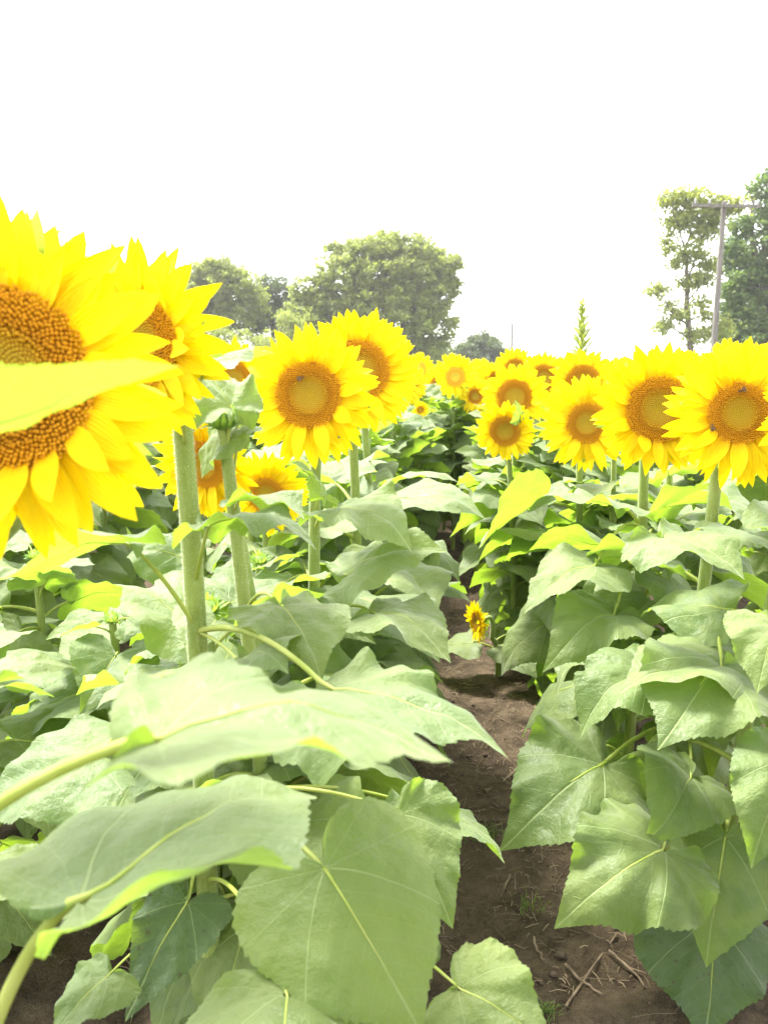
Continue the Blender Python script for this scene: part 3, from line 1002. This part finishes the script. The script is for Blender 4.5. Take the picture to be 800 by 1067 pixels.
for px, py, d, r, yw, v, lab, grp in (
        (495, 413, 5.2, .125, 0, 3, 'small sunflower left of the overlapping pair with an orange disc', RR),
        (480, 404, 6.2, .15, -24, 2, 'sunflower turned left behind the small orange disc bloom', RR),
        (456, 402, 6.6, .15, -30, 4, 'side-turned sunflower beyond the lone small bloom', LR),
        (500, 393, 6.4, .15, 24, 0, 'sunflower turned right under the low dark tree', RR),
        (517, 397, 5.6, .15, 12, 1, 'sunflower half hidden left of the upper overlapping bloom', RR),
        (536, 384, 5.4, .15, 5, 2, 'sunflower below the thin distant pole', RR),
        (586, 392, 5.5, .15, 0, 4, 'sunflower showing in the gap below the feathery weed', RR),
        (640, 398, 4.4, .14, 0, 1, 'sunflower behind the big pair, mostly hidden', RR),
        (655, 405, 3.4, .13, 8, 2, 'sunflower squeezed in behind the small disc bloom', RR),
        (425, 400, 5.0, .14, 20, 2, 'sunflower beside the side-on bloom left of the path', LR)):
    c = at(px, py, d)
    plant(lab, (c[0] + .03, c[1] + .15), c, facing(yw, 5), r, v, leaves=24, lscale=.72, lrange=(.2, .9), group=grp, lod='lo')

for lab, x, y, h in (('short bloomless plant at the left edge below the largest bloom', -.86, 1.42, .66),
                     ('short bloomless plant between the two leftmost rows, nearest the camera', -1.0, 1.95, .74),
                     ('short bloomless plant just left of the thick hairy stem', -.66, 1.62, .66),
                     ('low leafy plant behind the hairy stem in the left row', -.62, 2.25, .74)):
    plant(lab, (x, y), None, None, height=h, leaves=16, lrange=(.12, .98), lod='hi', lscale=.9, keep=clear(1.0), bud=.025, group=LR)

# bloomless plants fill the two rows
LX, RX = -0.36, 0.70
ORD = ['first', 'second', 'third', 'fourth', 'fifth', 'sixth', 'seventh', 'eighth', 'ninth', 'tenth', 'eleventh', 'twelfth', 'thirteenth',
       'fourteenth', 'fifteenth', 'sixteenth', 'seventeenth', 'eighteenth', 'nineteenth', 'twentieth']
ORD += ['twenty-' + o for o in ORD[:9]] + ['thirtieth'] + ['thirty-' + o for o in ORD[:9]] + ['fortieth'] + ['forty-' + o for o in ORD[:9]]
for side, X, ys in (('left', LX, (1.25, 1.62, 2.05, 2.4, 2.7, 2.95, 3.2, 3.45, 3.7, 3.95, 4.2, 4.45, 4.7, 4.95)),
                    ('right', RX - .05, (2.02, 2.45, 2.7, 2.95, 3.2, 3.5, 3.8, 4.1, 4.4, 4.7, 4.95))):
    for k, y in enumerate(ys):
        far = y > 2.6
        plant('bloomless leafy plant with a green bud, %s along the row %s of the path' % (ORD[k], side),
              (X + random.uniform(-.08, .08) + (random.uniform(*((.06, .34) if y > 4.5 else (-.02, .16) if y > 3.3 else (-.08, .08))) * (1 if side == 'left' else -1) if far else 0), y), None, None,
              height=random.uniform(.76, .84) if y < 2 else random.uniform(.96, 1.06), leaves=19 if y < 2 else 30 if far else 21,
              lscale=.92 if not far else .70, lrange=(.12, .98), lod='hi' if y < 2.3 else 'lo' if far else 'md',
              keep=None if far else clear(1.0, BLOOMS + (((600, 770, 800, 1000),) if side == 'right' else ())), bud=random.uniform(.02, .035),
              group='bloomless plants in the row %s of the path' % side)

# ------------------------------------------------------------------ the rest of the field, out to about 14 m
LOWX = []


def inview(x, y, m=0.5):
    px, py, d = pix((x, y, 1.1))
    return d > 0 and -60 - m * 200 < px < 860 + m * 200


cnt = 0
rows = {}
for side, X0, sg in (('left', LX, -1), ('right', RX, 1)):
    for rk in range(0, 9):
        X = X0 + sg * rk * 1.02
        y = 5.2 if rk == 0 else 1.0 + random.uniform(0, .3)
        k = 0
        while y < 14.5 - 0.35 * rk:
            x = X + random.uniform(-.09, .09) - sg * (random.uniform(.05, .40) if rk == 0 else 0)
            near = y < 3.6 and rk <= 1
            if inview(x, y) and cnt < 250:
                k += 1
                rows.setdefault((side, rk), 0)
                fl = random.random() < (.75 if y > 3.4 else 0.0 if side == 'left' else .2)
                name = 'the row %s of the path' % side if rk == 0 else '%s row %s of the path' % (ORD[rk], side)
                if fl:
                    r_ = random.uniform(.115, .155)
                    h_ = random.uniform(1.13, 1.26)
                    plant('distant sunflower in bloom, %s along %s' % (ORD[k - 1], name), (x, y + .14), (x + random.uniform(-.06, .06), y, h_),
                          facing(random.gauss(0, 16), random.gauss(5, 8)), r_, random.randrange(3), leaves=17 if near else 30 if rk < 2 else 20, lrange=(.1 if near else .2, .93), lod='md' if near else 'lo',
                          group='distant sunflowers in the field', lscale=1.05 if near else .72 if rk < 2 else .85)
                else:
                    plant('distant leafy sunflower plant in bud, %s along %s' % (ORD[k - 1], name), (x, y), None, None, bud=random.uniform(.025, .04), height=random.uniform(.98, 1.10),
                          leaves=17 if near else 30 if rk < 2 else 20, lrange=(.1 if near else .2, .98), lod='md' if near else 'lo', group='distant sunflowers in the field', lscale=1.05 if near else .72 if rk < 2 else .85)
                cnt += 1
            y += random.uniform(.22, .33) if rk < 1 else random.uniform(.27, .38) if rk < 2 else random.uniform(.38, .52)

# the far end of the field reads as one mass
fm = MB()
fg = np.random.default_rng(3)
heads = [HEADS['lo', k] for k in range(3)]


def raw(me):
    v = np.empty(len(me.vertices) * 3)
    me.vertices.foreach_get('co', v)
    return v.reshape(-1, 3), np.array([tuple(p.vertices) for p in me.polygons if len(p.vertices) == 4]), me


HR = []
for k in range(3):
    h, p, d = HEADS['lo', k]
    item = []
    for me, mi in ((h, 2), (p, 3), (d, 4)):
        v, f, _ = raw(me)
        uv = np.zeros((len(v), 2))
        lu = np.empty(len(me.loops) * 2)
        me.uv_layers[0].data.foreach_get('uv', lu)
        li = np.empty(len(me.loops), np.int32)
        me.loops.foreach_get('vertex_index', li)
        uv[li] = lu.reshape(-1, 2)
        item.append((v, f, uv, mi))
    HR.append(item)
fy = 14.0
while fy < 33:
    for rx in np.arange(-19, 20) * 1.02 + RX:
        x = rx + fg.normal(0, .07)
        y = fy + fg.uniform(-.2, .2)
        if not inview(x, y, .3):
            continue
        top = np.array([x, y, fg.uniform(1.1, 1.25)])
        b = np.array([x, y + .12, 0])
        tube(fm, [b, (b + top) / 2 + [0, .03, 0], top], [.014, .011, .009], 3, 5, False)
        az = fg.uniform(0, 6)
        for q in range(11):
            az += 2.4
            h = top[2] * (.5 + .43 * q / 10)
            fam = 'top' if q > 6 else 'mid'
            vs, fs, us, ms = LEAF[fam, 'lo', int(fg.integers(4))]
            L = fg.uniform(.2, .28)
            ca, sa = math.cos(az), math.sin(az)
            rot = np.array([[ca, -sa, 0], [sa, ca, 0], [0, 0, 1]])
            fm.add((vs[0] * L) @ rot.T + [x, y + .05, h], fs[0], us[0], 0)
        if fg.random() < .8:
            mm = np.array(frame(top, facing(fg.normal(0, 16), fg.normal(5, 7)), fg.uniform(0, 6), fg.uniform(.11, .15)))
            for v, f, uv, mi in HR[int(fg.integers(3))]:
                fm.add(v @ mm[:3, :3].T + mm[:3, 3], f, uv, mi)
    fy += .75
o = link('far_sunflower_field', fm.mesh('far_sunflower_field', [M['leaf'], M['petiole'], M['bract'], M['petal'], M['disc'], M['stem']]))
tag(o, 'far end of the sunflower field where plants merge into one mass', 'sunflowers', kind='stuff')

# ------------------------------------------------------------------ ground
gx = np.unique(np.concatenate([-np.geomspace(2.0, 1500, 40), np.arange(-2.0, 2.2, .022), np.geomspace(2.2, 1500, 40)]))
gy = np.unique(np.concatenate([-np.geomspace(.5, 1500, 20), np.arange(-.5, 4.6, .026), np.geomspace(4.6, 1500, 90)]))
GX, GY = np.meshgrid(gx, gy)


def vnoise(x, y, s, seed):
    x, y = x * s, y * s
    xi, yi = np.floor(x).astype(int), np.floor(y).astype(int)
    fx, fy_ = x - xi, y - yi
    fx, fy_ = fx * fx * (3 - 2 * fx), fy_ * fy_ * (3 - 2 * fy_)

    def h(a, b):
        n = (a * 374761393 + b * 668265263 + seed * 1274126177) & 0xffffffff
        n = ((n ^ (n >> 13)) * 1274126177) & 0xffffffff
        return ((n ^ (n >> 16)) & 0xffff) / 65535.0
    return (h(xi, yi) * (1 - fx) + h(xi + 1, yi) * fx) * (1 - fy_) + (h(xi, yi + 1) * (1 - fx) + h(xi + 1, yi + 1) * fx) * fy_


def ground_z(x, y):
    near = np.clip((9 - np.hypot(x, y)) / 4, 0, 1)
    z = .05 * (vnoise(x, y, 2.2, 1) - .5) + .04 * (vnoise(x, y, 7, 2) - .5) + .03 * (vnoise(x, y, 17, 3) - .5) + .018 * (vnoise(x, y, 34, 4) - .5)
    path = np.exp(-((x - .17) / .28) ** 2)
    return z * near * (1 - .35 * path) - .03 * path * near


g_ = MB()
g_.add(np.stack([GX, GY, ground_z(GX, GY)], -1).reshape(-1, 3), grid_faces(len(gy), len(gx)))
tag(link('ground', g_.mesh('ground', M['soil'])), kind='structure')

# straw, clods, sticks and tufts on the soil
sm = MB()
sg_ = np.random.default_rng(5)
for k in range(8000):
    y = sg_.uniform(.5, 1) ** 2 * 5.5 if k % 3 else sg_.uniform(.8, 5)
    x = sg_.normal(.2, .42) if k % 4 else sg_.uniform(-2, 1.6)
    a = sg_.uniform(0, 6.3)
    l = sg_.gamma(1.4, .013) + .005
    wd = sg_.uniform(.0004, .0014)
    d = np.array([math.cos(a), math.sin(a), sg_.normal(0, .18)]) * l / 2
    z = float(ground_z(np.array(x), np.array(y))) + .003
    tube(sm, [np.array([x, y, z]) - d, np.array([x, y, z + sg_.uniform(0, .006)]), np.array([x, y, z]) + d], wd, 3, 0, False)
tag(link('straw_litter', sm.mesh('straw_litter', M['straw'])), 'scattered bits of dry straw on the brown soil', 'straw', kind='stuff')
cm = MB()
ico = np.array([(0, 0, 1), (.89, 0, .45), (.28, .85, .45), (-.72, .53, .45), (-.72, -.53, .45), (.28, -.85, .45), (.72, .53, -.45), (-.28, .85, -.45), (-.89, 0, -.45), (-.28, -.85, -.45), (.72, -.53, -.45), (0, 0, -1)])
icf = np.array([(0, 1, 2), (0, 2, 3), (0, 3, 4), (0, 4, 5), (0, 5, 1), (1, 6, 2), (2, 7, 3), (3, 8, 4), (4, 9, 5), (5, 10, 1), (2, 6, 7), (3, 7, 8), (4, 8, 9), (5, 9, 10), (1, 10, 6), (6, 11, 7), (7, 11, 8), (8, 11, 9), (9, 11, 10), (10, 11, 6)])
for k in range(1500):
    y = sg_.uniform(.9, 5)
    x = sg_.normal(.2, .35) if k % 3 else sg_.uniform(-1.8, 1.5)
    s = sg_.gamma(2, .0017) + .0015
    v = ico * sg_.uniform(.6, 1.35, (12, 1)) * s * np.array([1, 1, .55])
    cm.add(v + [x, y, float(ground_z(np.array(x), np.array(y))) + s * .2], icf)
tag(link('soil_clods', cm.mesh('soil_clods', M['clod'])), 'small crumbly clods of brown soil along the path', 'soil clods', kind='stuff')


def gpt(px, py, dz=.006):
    """the soil seen at photograph pixel px,py"""
    d = at(px, py, 1.0) - CAM
    p = CAM + d * (-CAM[2] / d[2])
    p[2] = float(ground_z(np.array(p[0]), np.array(p[1]))) + dz
    return p


for lab, pts, rad in (
        ('long dry stick crossing a darker one on the soil path', [(589, 1052), (607, 1020), (642, 978)], .0032),
        ('dark twig lying across the long dry stick', [(590, 1003), (608, 1022), (626, 1040)], .0036),
        ('forked dry stick right of the crossed sticks', [(632, 996), (655, 1012), (672, 1040)], .0034),
        ('thin grey twig beside the small grass tuft', [(531, 912), (526, 925), (522, 930)], .0025),
        ('short curved stalk at the edge of the right row', [(505, 820), (535, 800), (560, 775)], .006),
        ('pale broken stalk lying in the middle of the path', [(556, 978), (562, 992), (567, 998)], .003)):
    m_ = MB()
    P = [gpt(*q) for q in pts]
    P[1][2] += .004
    pp = bez([P[0], P[1] * 2 - (P[0] + P[2]) / 2, P[2]], 9)
    pp += np.random.default_rng(len(lab)).normal(0, rad * .5, pp.shape) * [1, 1, .4]
    tube(m_, pp, np.linspace(rad, rad * .6, 9), 7)
    if lab.startswith('forked'):
        tube(m_, [pp[4], pp[4] + (pp[8] - pp[4]) * .6 + [.02, .01, .004]], [rad * .7, rad * .4], 6)
    tag(link('dry_stick', m_.mesh('dry_stick', M['stick'])), lab, 'stick', 'dry sticks on the soil path')
for lab, px, py, n, hgt in (('small grass tuft left of the path beneath the hanging leaves', 505, 872, 60, .05),
                            ('tiny green seedling tuft in the middle of the path', 553, 946, 26, .03),
                            ('low grass tuft at the bottom of the path', 566, 1052, 70, .03),
                            ('sparse weeds at the edge of the left row', 30, 965, 50, .04)):
    m_ = MB()
    c = gpt(px, py, 0)
    for k in range(n):
        a, l = sg_.uniform(0, 6.3), hgt * sg_.uniform(.5, 1.3)
        b0 = c + [sg_.normal(0, .02), sg_.normal(0, .014), -.003]
        d = np.array([math.cos(a), math.sin(a), 0])
        sdv = np.array([-d[1], d[0], 0]) * .0014
        pts = bez([b0, b0 + d * l * .15 + [0, 0, l * .8], b0 + d * l * .7 + [0, 0, l * .7]], 5)
        wv_ = np.linspace(1, .1, 5)[:, None]
        m_.add(np.concatenate([np.stack([p - sdv * q, p + sdv * q]) for p, q in zip(pts, wv_)]), grid_faces(5, 2))
    tag(link('grass_tuft', m_.mesh('grass_tuft', M['grass'])), lab, 'grass', 'weeds on the soil path')


# ------------------------------------------------------------------ bees
def bee(head_c, face, offx, offy, up, r, lab, ang):
    mt = frame(head_c, face, 0, 1)
    base = mt @ Matrix.Translation((offx * r, offy * r, up * r)) @ Matrix.Rotation(R(ang), 4, 'Z')
    m_ = MB()
    L = .0065
    na, prof = 10, []
    for t in np.linspace(0, 1, 17):
        x = -1.15 * L + t * 2.4 * L
        if t < .52:
            q = math.sin(math.pi * min(t / .56, 1)) ** .6 * .42
        elif t < .80:
            q = .10 + .34 * math.sin(math.pi * (t - .50) / .32)
        else:
            q = .06 + .26 * math.sin(math.pi * (t - .78) / .23)
        prof.append((x, max(q, .02) * L))
    a = np.linspace(0, 2 * math.pi, na, endpoint=False)
    P = np.array([[(x, q * math.cos(t), q * math.sin(t) + .45 * L) for t in a] for x, q in prof])
    m_.add(P.reshape(-1, 3), grid_faces(17, na, True))
    for s in (-1, 1):
        for k in range(3):
            x = .15 * L + k * .22 * L
            tube(m_, [(x, s * .2 * L, .35 * L), (x + (k - 1) * .3 * L, s * .7 * L, .55 * L), (x + (k - 1) * .5 * L, s * .95 * L, 0)], .05 * L, 4)
        tube(m_, [(1.2 * L, s * .08 * L, .55 * L), (1.5 * L, s * .25 * L, .75 * L), (1.75 * L, s * .3 * L, .6 * L)], .03 * L, 4)
    o = link('bee', m_.mesh('bee', M['bee']), mat=base)
    tag(o, lab, 'bee', 'bees on the blooms')
    for s in (-1, 1):
        wm = MB()
        t = np.linspace(0, 1, 8)
        wd = np.sin(np.pi * np.clip(t * .95 + .04, 0, 1)) ** .6 * .34 * L
        mid = np.stack([.35 * L - t * 1.3 * L, s * (.12 + .5 * t) * L, (.88 + .15 * t) * L], 1)
        wm.add(np.concatenate([np.stack([p + [0, -q, 0], p + [0, q, .05 * L]]) for p, q in zip(mid, wd)]), grid_faces(8, 2))
        link('wing', wm.mesh('wing', M['wing']), o)


bee(hD, facing(0, 6), -.10, .22, .13, .137, 'small brown bee on the round disc in the left row', 20)
bee(hR1, facing(-6, 7), .0, .30, .11, .146, 'brown bee at the top of the right bloom disc', 200)
bee(hR1, facing(-6, 7), -.36, -.20, .12, .146, 'dark bee at the lower left rim of the right bloom disc', 100)

# ------------------------------------------------------------------ feathery weed above the right row
wr = at(603, 430, 5.2)
wt = at(606, 314, 5.2)
root = bpy.data.objects.new('tall_weed', None)
COL.objects.link(root)
root.location = (wr[0], wr[1], 0)
tag(root, 'feathery green weed spike standing above the right row', 'weed')
o0 = np.array([wr[0], wr[1], 0])
P = bez([o0, (o0 + wt) / 2 + [.02, 0, 0], wt], 30) - o0
m_ = MB()
tube(m_, P, np.linspace(.007, .0015, 30), 6)
link('stem', m_.mesh('stem', M['stem']), root)
m_ = MB()
for k in range(170):
    t = 1 - (k / 170) * .42
    p = np.array([np.interp(t, np.linspace(0, 1, 30), P[:, i]) for i in range(3)])
    a = k * 2.4
    l = .06 + .15 * min(1, (1 - t) / .22) * sg_.uniform(.7, 1.2)
    d = np.array([math.cos(a), math.sin(a), sg_.uniform(.5, 1.3)])
    d /= np.linalg.norm(d)
    sdv = np.cross(d, [0, 0, 1.0]) * .012
    pts = bez([p, p + d * l * .6, p + d * l - [0, 0, l * .15]], 5)
    ww = [.4, 1, 1, .7, .05]
    m_.add(np.concatenate([np.stack([q - sdv * z, q + sdv * z]) for q, z in zip(pts, ww)]), grid_faces(5, 2))
link('foliage', m_.mesh('foliage', M['olive']), root)

# ------------------------------------------------------------------ trees
tg_ = np.random.default_rng(9)


def tree(name, label, px0, d, lobes, mat, leaf=.22, dens=1.0, clump=.75, trunk_r=.3, limbs=None, group='trees beyond the field', fill=.8, spread=.36):
    """lobes: photograph pixels (x, y, half width, half height) of each mass of the crown"""
    base = at(px0, 392, d)
    base[2] = 0
    root = bpy.data.objects.new(name, None)
    COL.objects.link(root)
    root.location = base
    tag(root, label, 'tree', group)
    sc_ = d / FPX
    tb = MB()
    C, RAD = [], []
    for lx, ly, rx, ry in lobes:
        c = at(lx, ly, d) + np.array([0, tg_.uniform(-.25, .25) * rx * sc_, 0])
        C.append(c)
        RAD.append(np.array([rx * sc_, rx * sc_ * .9, ry * sc_]))
    cm_ = np.mean(C, 0)
    topc = max(C, key=lambda q: q[2])
    fork = base + (cm_ - base) * np.array([.4, .4, .45])
    if limbs is None:
        tr = bez([base - [0, 0, .3], base + (fork - base) * .5 + [.15, 0, 0], fork], 8)
        tube(tb, tr - base, np.linspace(trunk_r * 1.25, trunk_r * .75, 8), 9)
        for c, rd in zip(C, RAD):
            e = c + np.array([0, 0, rd[2] * .5])
            st = tr[tg_.integers(4, 8)]
            lp = bez([st, (st + e) / 2 + np.array([tg_.normal(0, .5), tg_.normal(0, .4), .4]), e], 9)
            tube(tb, lp - base, np.linspace(trunk_r * .45, .03, 9), 6)
            for q in range(4):
                s0 = lp[tg_.integers(3, 8)]
                e2 = c + rd * tg_.normal(0, .55, 3)
                tube(tb, bez([s0, (s0 + e2) / 2 + [0, 0, .3], e2], 6) - base, np.linspace(trunk_r * .18, .015, 6), 5)
    else:
        for pts, r0, r1 in limbs:
            pw = [at(x, y, d + dz) - base for x, y, dz in pts]
            pw = np.array(pw)
            n = len(pw)
            fine = np.concatenate([np.linspace(pw[i], pw[i + 1], 5)[:-1] for i in range(n - 1)] + [pw[-1:]])
            fine[1:-1] += tg_.normal(0, .025, fine[1:-1].shape)
            tube(tb, fine, np.linspace(r0, r1, len(fine)), 8)
    link('trunk', tb.mesh('trunk', M['bark']), root)
    cb = MB()
    for c, rd in zip(C, RAD):
        area = (rd[0] * rd[2] * 4)
        n = int(max(5, area * 3.0 * dens))
        for k in range(n):
            u = tg_.normal(size=3)
            u /= np.linalg.norm(u)
            rr = tg_.uniform(.25, 1.0) ** .5 * tg_.uniform(.78, 1.22)
            cc = c + u * rd * rr
            s = clump * tg_.uniform(.45, 1.25)
            m = int(70 * fill * (s / .75) ** 1.6) + 6
            p = cc + tg_.normal(0, spread, (m, 3)) * s * np.array([1, 1, .62])
            nrm = tg_.normal(0, .75, (m, 3)) + np.array([0, 0, .55]) + u * .5
            nrm /= np.linalg.norm(nrm, axis=1)[:, None]
            t1 = np.cross(nrm, tg_.normal(size=(m, 3)))
            t1 /= np.linalg.norm(t1, axis=1)[:, None]
            t2 = np.cross(nrm, t1)
            l = leaf * tg_.uniform(.6, 1.3, (m, 1))
            v = np.stack([p - t1 * l * .5, p + t2 * l * .28 + nrm * l * .05, p + t1 * l * .5, p - t2 * l * .28 + nrm * l * .05], 1).reshape(-1, 3) - base
            cb.add(v, np.arange(4 * m).reshape(-1, 4))
    link('crown', cb.mesh('crown', M[mat], smooth=False), root)


tree('broadleaf_tree', 'large rounded olive green tree in the middle of the treeline', 402, 58, [
    (402, 282, 50, 38), (365, 300, 40, 42), (440, 292, 38, 40), (458, 278, 22, 22), (400, 335, 62, 38), (345, 335, 34, 36), (448, 340, 30, 36), (418, 262, 36, 20), (384, 262, 28, 18), (470, 300, 10, 12), (325, 318, 16, 20), (316, 306, 13, 18), (308, 338, 16, 26), (430, 375, 40, 16), (322, 345, 22, 26), (336, 300, 14, 18), (475, 272, 7, 8), (400, 250, 14, 9), (352, 266, 12, 12)],
    'olive', trunk_r=.4, dens=3.4, leaf=.25, clump=.62, fill=.75)
tree('broadleaf_tree', 'pale olive tree left of the dark tree', 228, 60, [
    (232, 300, 34, 30), (208, 300, 24, 28), (246, 316, 30, 34), (215, 336, 34, 30), (226, 282, 24, 14), (190, 330, 30, 40), (165, 320, 30, 34)], 'olive', trunk_r=.3, dens=3.4, leaf=.25, clump=.6, fill=.75)
tree('broadleaf_tree', 'dark green tree between the pale and the large olive trees', 284, 64, [
    (284, 312, 26, 26), (276, 298, 14, 16), (298, 322, 18, 24), (284, 345, 32, 28), (265, 330, 18, 24)], 'deep', trunk_r=.3, dens=2.4, leaf=.19)
tree('willow_shrub', 'low bushy green willow in front of the dark tree', 262, 52, [
    (262, 366, 36, 22), (243, 372, 24, 20), (290, 376, 26, 18), (318, 372, 24, 26), (312, 345, 18, 26), (300, 336, 12, 18), (232, 352, 16, 16)], 'olive', trunk_r=.15, dens=2.2, leaf=.16, clump=.55)
tree('broadleaf_tree', 'pale tree mostly hidden behind the largest bloom', 40, 52, [
    (42, 258, 26, 20), (20, 290, 45, 35), (60, 300, 40, 40), (100, 320, 36, 36), (30, 345, 60, 40)], 'olive', trunk_r=.3, dens=1.5)
tree('small_tree', 'small dark tree low on the horizon right of the large olive tree', 497, 78, [
    (500, 366, 22, 17), (476, 374, 18, 14), (516, 372, 16, 13), (492, 384, 36, 12), (460, 378, 14, 12), (503, 354, 13, 8)], 'deep', trunk_r=.25, dens=3.2, leaf=.28, clump=.85)
tree('slender_tree', 'slender open tree with pale leaves left of the utility pole', 719, 40, [
    (700, 208, 15, 10), (722, 206, 17, 9), (746, 212, 16, 9), (703, 232, 13, 10), (733, 240, 12, 10), (694, 250, 7, 5), (722, 262, 14, 9), (738, 276, 9, 7), (707, 274, 9, 5),
    (729, 292, 13, 8), (712, 296, 8, 6), (685, 302, 9, 9), (697, 318, 7, 6), (728, 316, 8, 6), (691, 340, 10, 6), (706, 330, 12, 6), (735, 330, 8, 5), (748, 345, 12, 10), (760, 215, 14, 10), (744, 228, 12, 10), (716, 226, 12, 10), (700, 262, 8, 6), (722, 350, 12, 8)],
    'pale', leaf=.22, dens=7, clump=.5, fill=.75, spread=.55, limbs=[
        ([(720, 392, 0), (719, 362, 0), (715, 320, 0), (716, 290, 0), (714, 262, 0)], .19, .09),
        ([(716, 292, 0), (728, 258, .3), (737, 238, .5), (744, 212, .7)], .06, .02),
        ([(714, 264, 0), (708, 240, -.3), (702, 224, -.4), (698, 206, -.5)], .05, .02),
        ([(714, 262, 0), (720, 235, .2), (722, 206, .3)], .06, .02),
        ([(716, 340, 0), (700, 325, -.4), (688, 308, -.7)], .06, .02),
        ([(718, 352, 0), (704, 344, .4), (692, 338, .6)], .055, .02),
        ([(717, 312, 0), (728, 300, .3), (736, 296, .6)], .05, .02),
        ([(717, 335, 0), (730, 328, .3), (738, 328, .6)], .05, .02),
        ([(715, 300, 0), (708, 290, -.3), (704, 276, -.6)], .05, .02)])
tree('broadleaf_tree', 'dense dark green tree at the right edge behind the pole', 800, 44, [
    (798, 186, 12, 10), (766, 262, 14, 16), (762, 305, 14, 20), (760, 345, 14, 16), (786, 202, 12, 9), (800, 222, 20, 16), (772, 232, 14, 12), (786, 256, 30, 24), (775, 290, 24, 26), (806, 292, 34, 36), (768, 326, 20, 24), (795, 336, 36, 30), (840, 230, 40, 40), (850, 310, 45, 60), (776, 352, 28, 16), (815, 360, 30, 20)],
    'lush', trunk_r=.3, dens=4.5, leaf=.23, clump=.5)


# ------------------------------------------------------------------ utility poles
def pole(label, px, pytop, d, arm_px, rad, pyarm, yaw=0):
    b = at(px, 392, d)
    b[2] = 0
    t = at(px, pytop, d)
    root = bpy.data.objects.new('utility_pole', None)
    COL.objects.link(root)
    root.location = b
    tag(root, label, 'utility pole', 'wooden utility poles beyond the field')
    h = t[2]
    m_ = MB()
    zz = np.linspace(-.3, h, 12)
    tube(m_, np.stack([0 * zz, 0 * zz, zz], 1), np.linspace(rad, rad * .72, 12), 12)
    link('post', m_.mesh('post', M['wood']), root)
    ha = at(px, pyarm, d)[2]
    L = arm_px * d / FPX / 2
    m_ = MB()
    dx = np.array([math.cos(yaw), math.sin(yaw), 0])
    nx = np.array([-dx[1], dx[0], 0])
    s = np.array([-L, L])
    v = []
    for e in s:
        for a, c in ((-.045, -.055), (.045, -.055), (.045, .055), (-.045, .055)):
            v.append(dx * e + nx * (a - rad - .07) + [0, 0, ha + c])
    m_.add(v, [(0, 1, 5, 4), (1, 2, 6, 5), (2, 3, 7, 6), (3, 0, 4, 7), (3, 2, 1, 0), (4, 5, 6, 7)])
    link('crossarm', m_.mesh('crossarm', M['wood'], smooth=False), root)
    for e in (-.92, -.5, .5, .92):
        m_ = MB()
        p = dx * L * e - nx * (rad + .07)
        zz = np.array([.0, .05, .08, .11, .15, .19]) + ha + .07
        tube(m_, np.stack([p[0] + 0 * zz, p[1] + 0 * zz, zz], 1), [.03, .055, .035, .06, .04, .02], 8)
        link('insulator', m_.mesh('insulator', M['metal']), root)


pole('tall wooden utility pole with crossarm beside the slender tree', 741, 217, 32, 70, .135, 222, .1)
pole('thin utility pole far beyond the field', 532, 338, 112, 22, .26, 341)


# ------------------------------------------------------------------ the hazy air
hm = NT('hazy_air')
vol = hm.n('ShaderNodeVolumePrincipled')
vol.inputs['Color'].default_value = (0.97, 0.97, 0.97, 1)
vol.inputs['Density'].default_value = 0.0007
vol.inputs['Anisotropy'].default_value = 0.2
hm.t.links.new(vol.outputs[0], hm.out.inputs['Volume'])
hb = MB()
x_, y0_, y1_, z0_, z1_ = 1560, -1560, 1560, -1.2, 16
hb.add([(-x_, y0_, z0_), (x_, y0_, z0_), (x_, y1_, z0_), (-x_, y1_, z0_), (-x_, y0_, z1_), (x_, y0_, z1_), (x_, y1_, z1_), (-x_, y1_, z1_)],
       [(3, 2, 1, 0), (4, 5, 6, 7), (0, 1, 5, 4), (1, 2, 6, 5), (2, 3, 7, 6), (3, 0, 4, 7)])
tag(link('haze', hb.mesh('haze', hm.m, smooth=False)), kind='stuff')
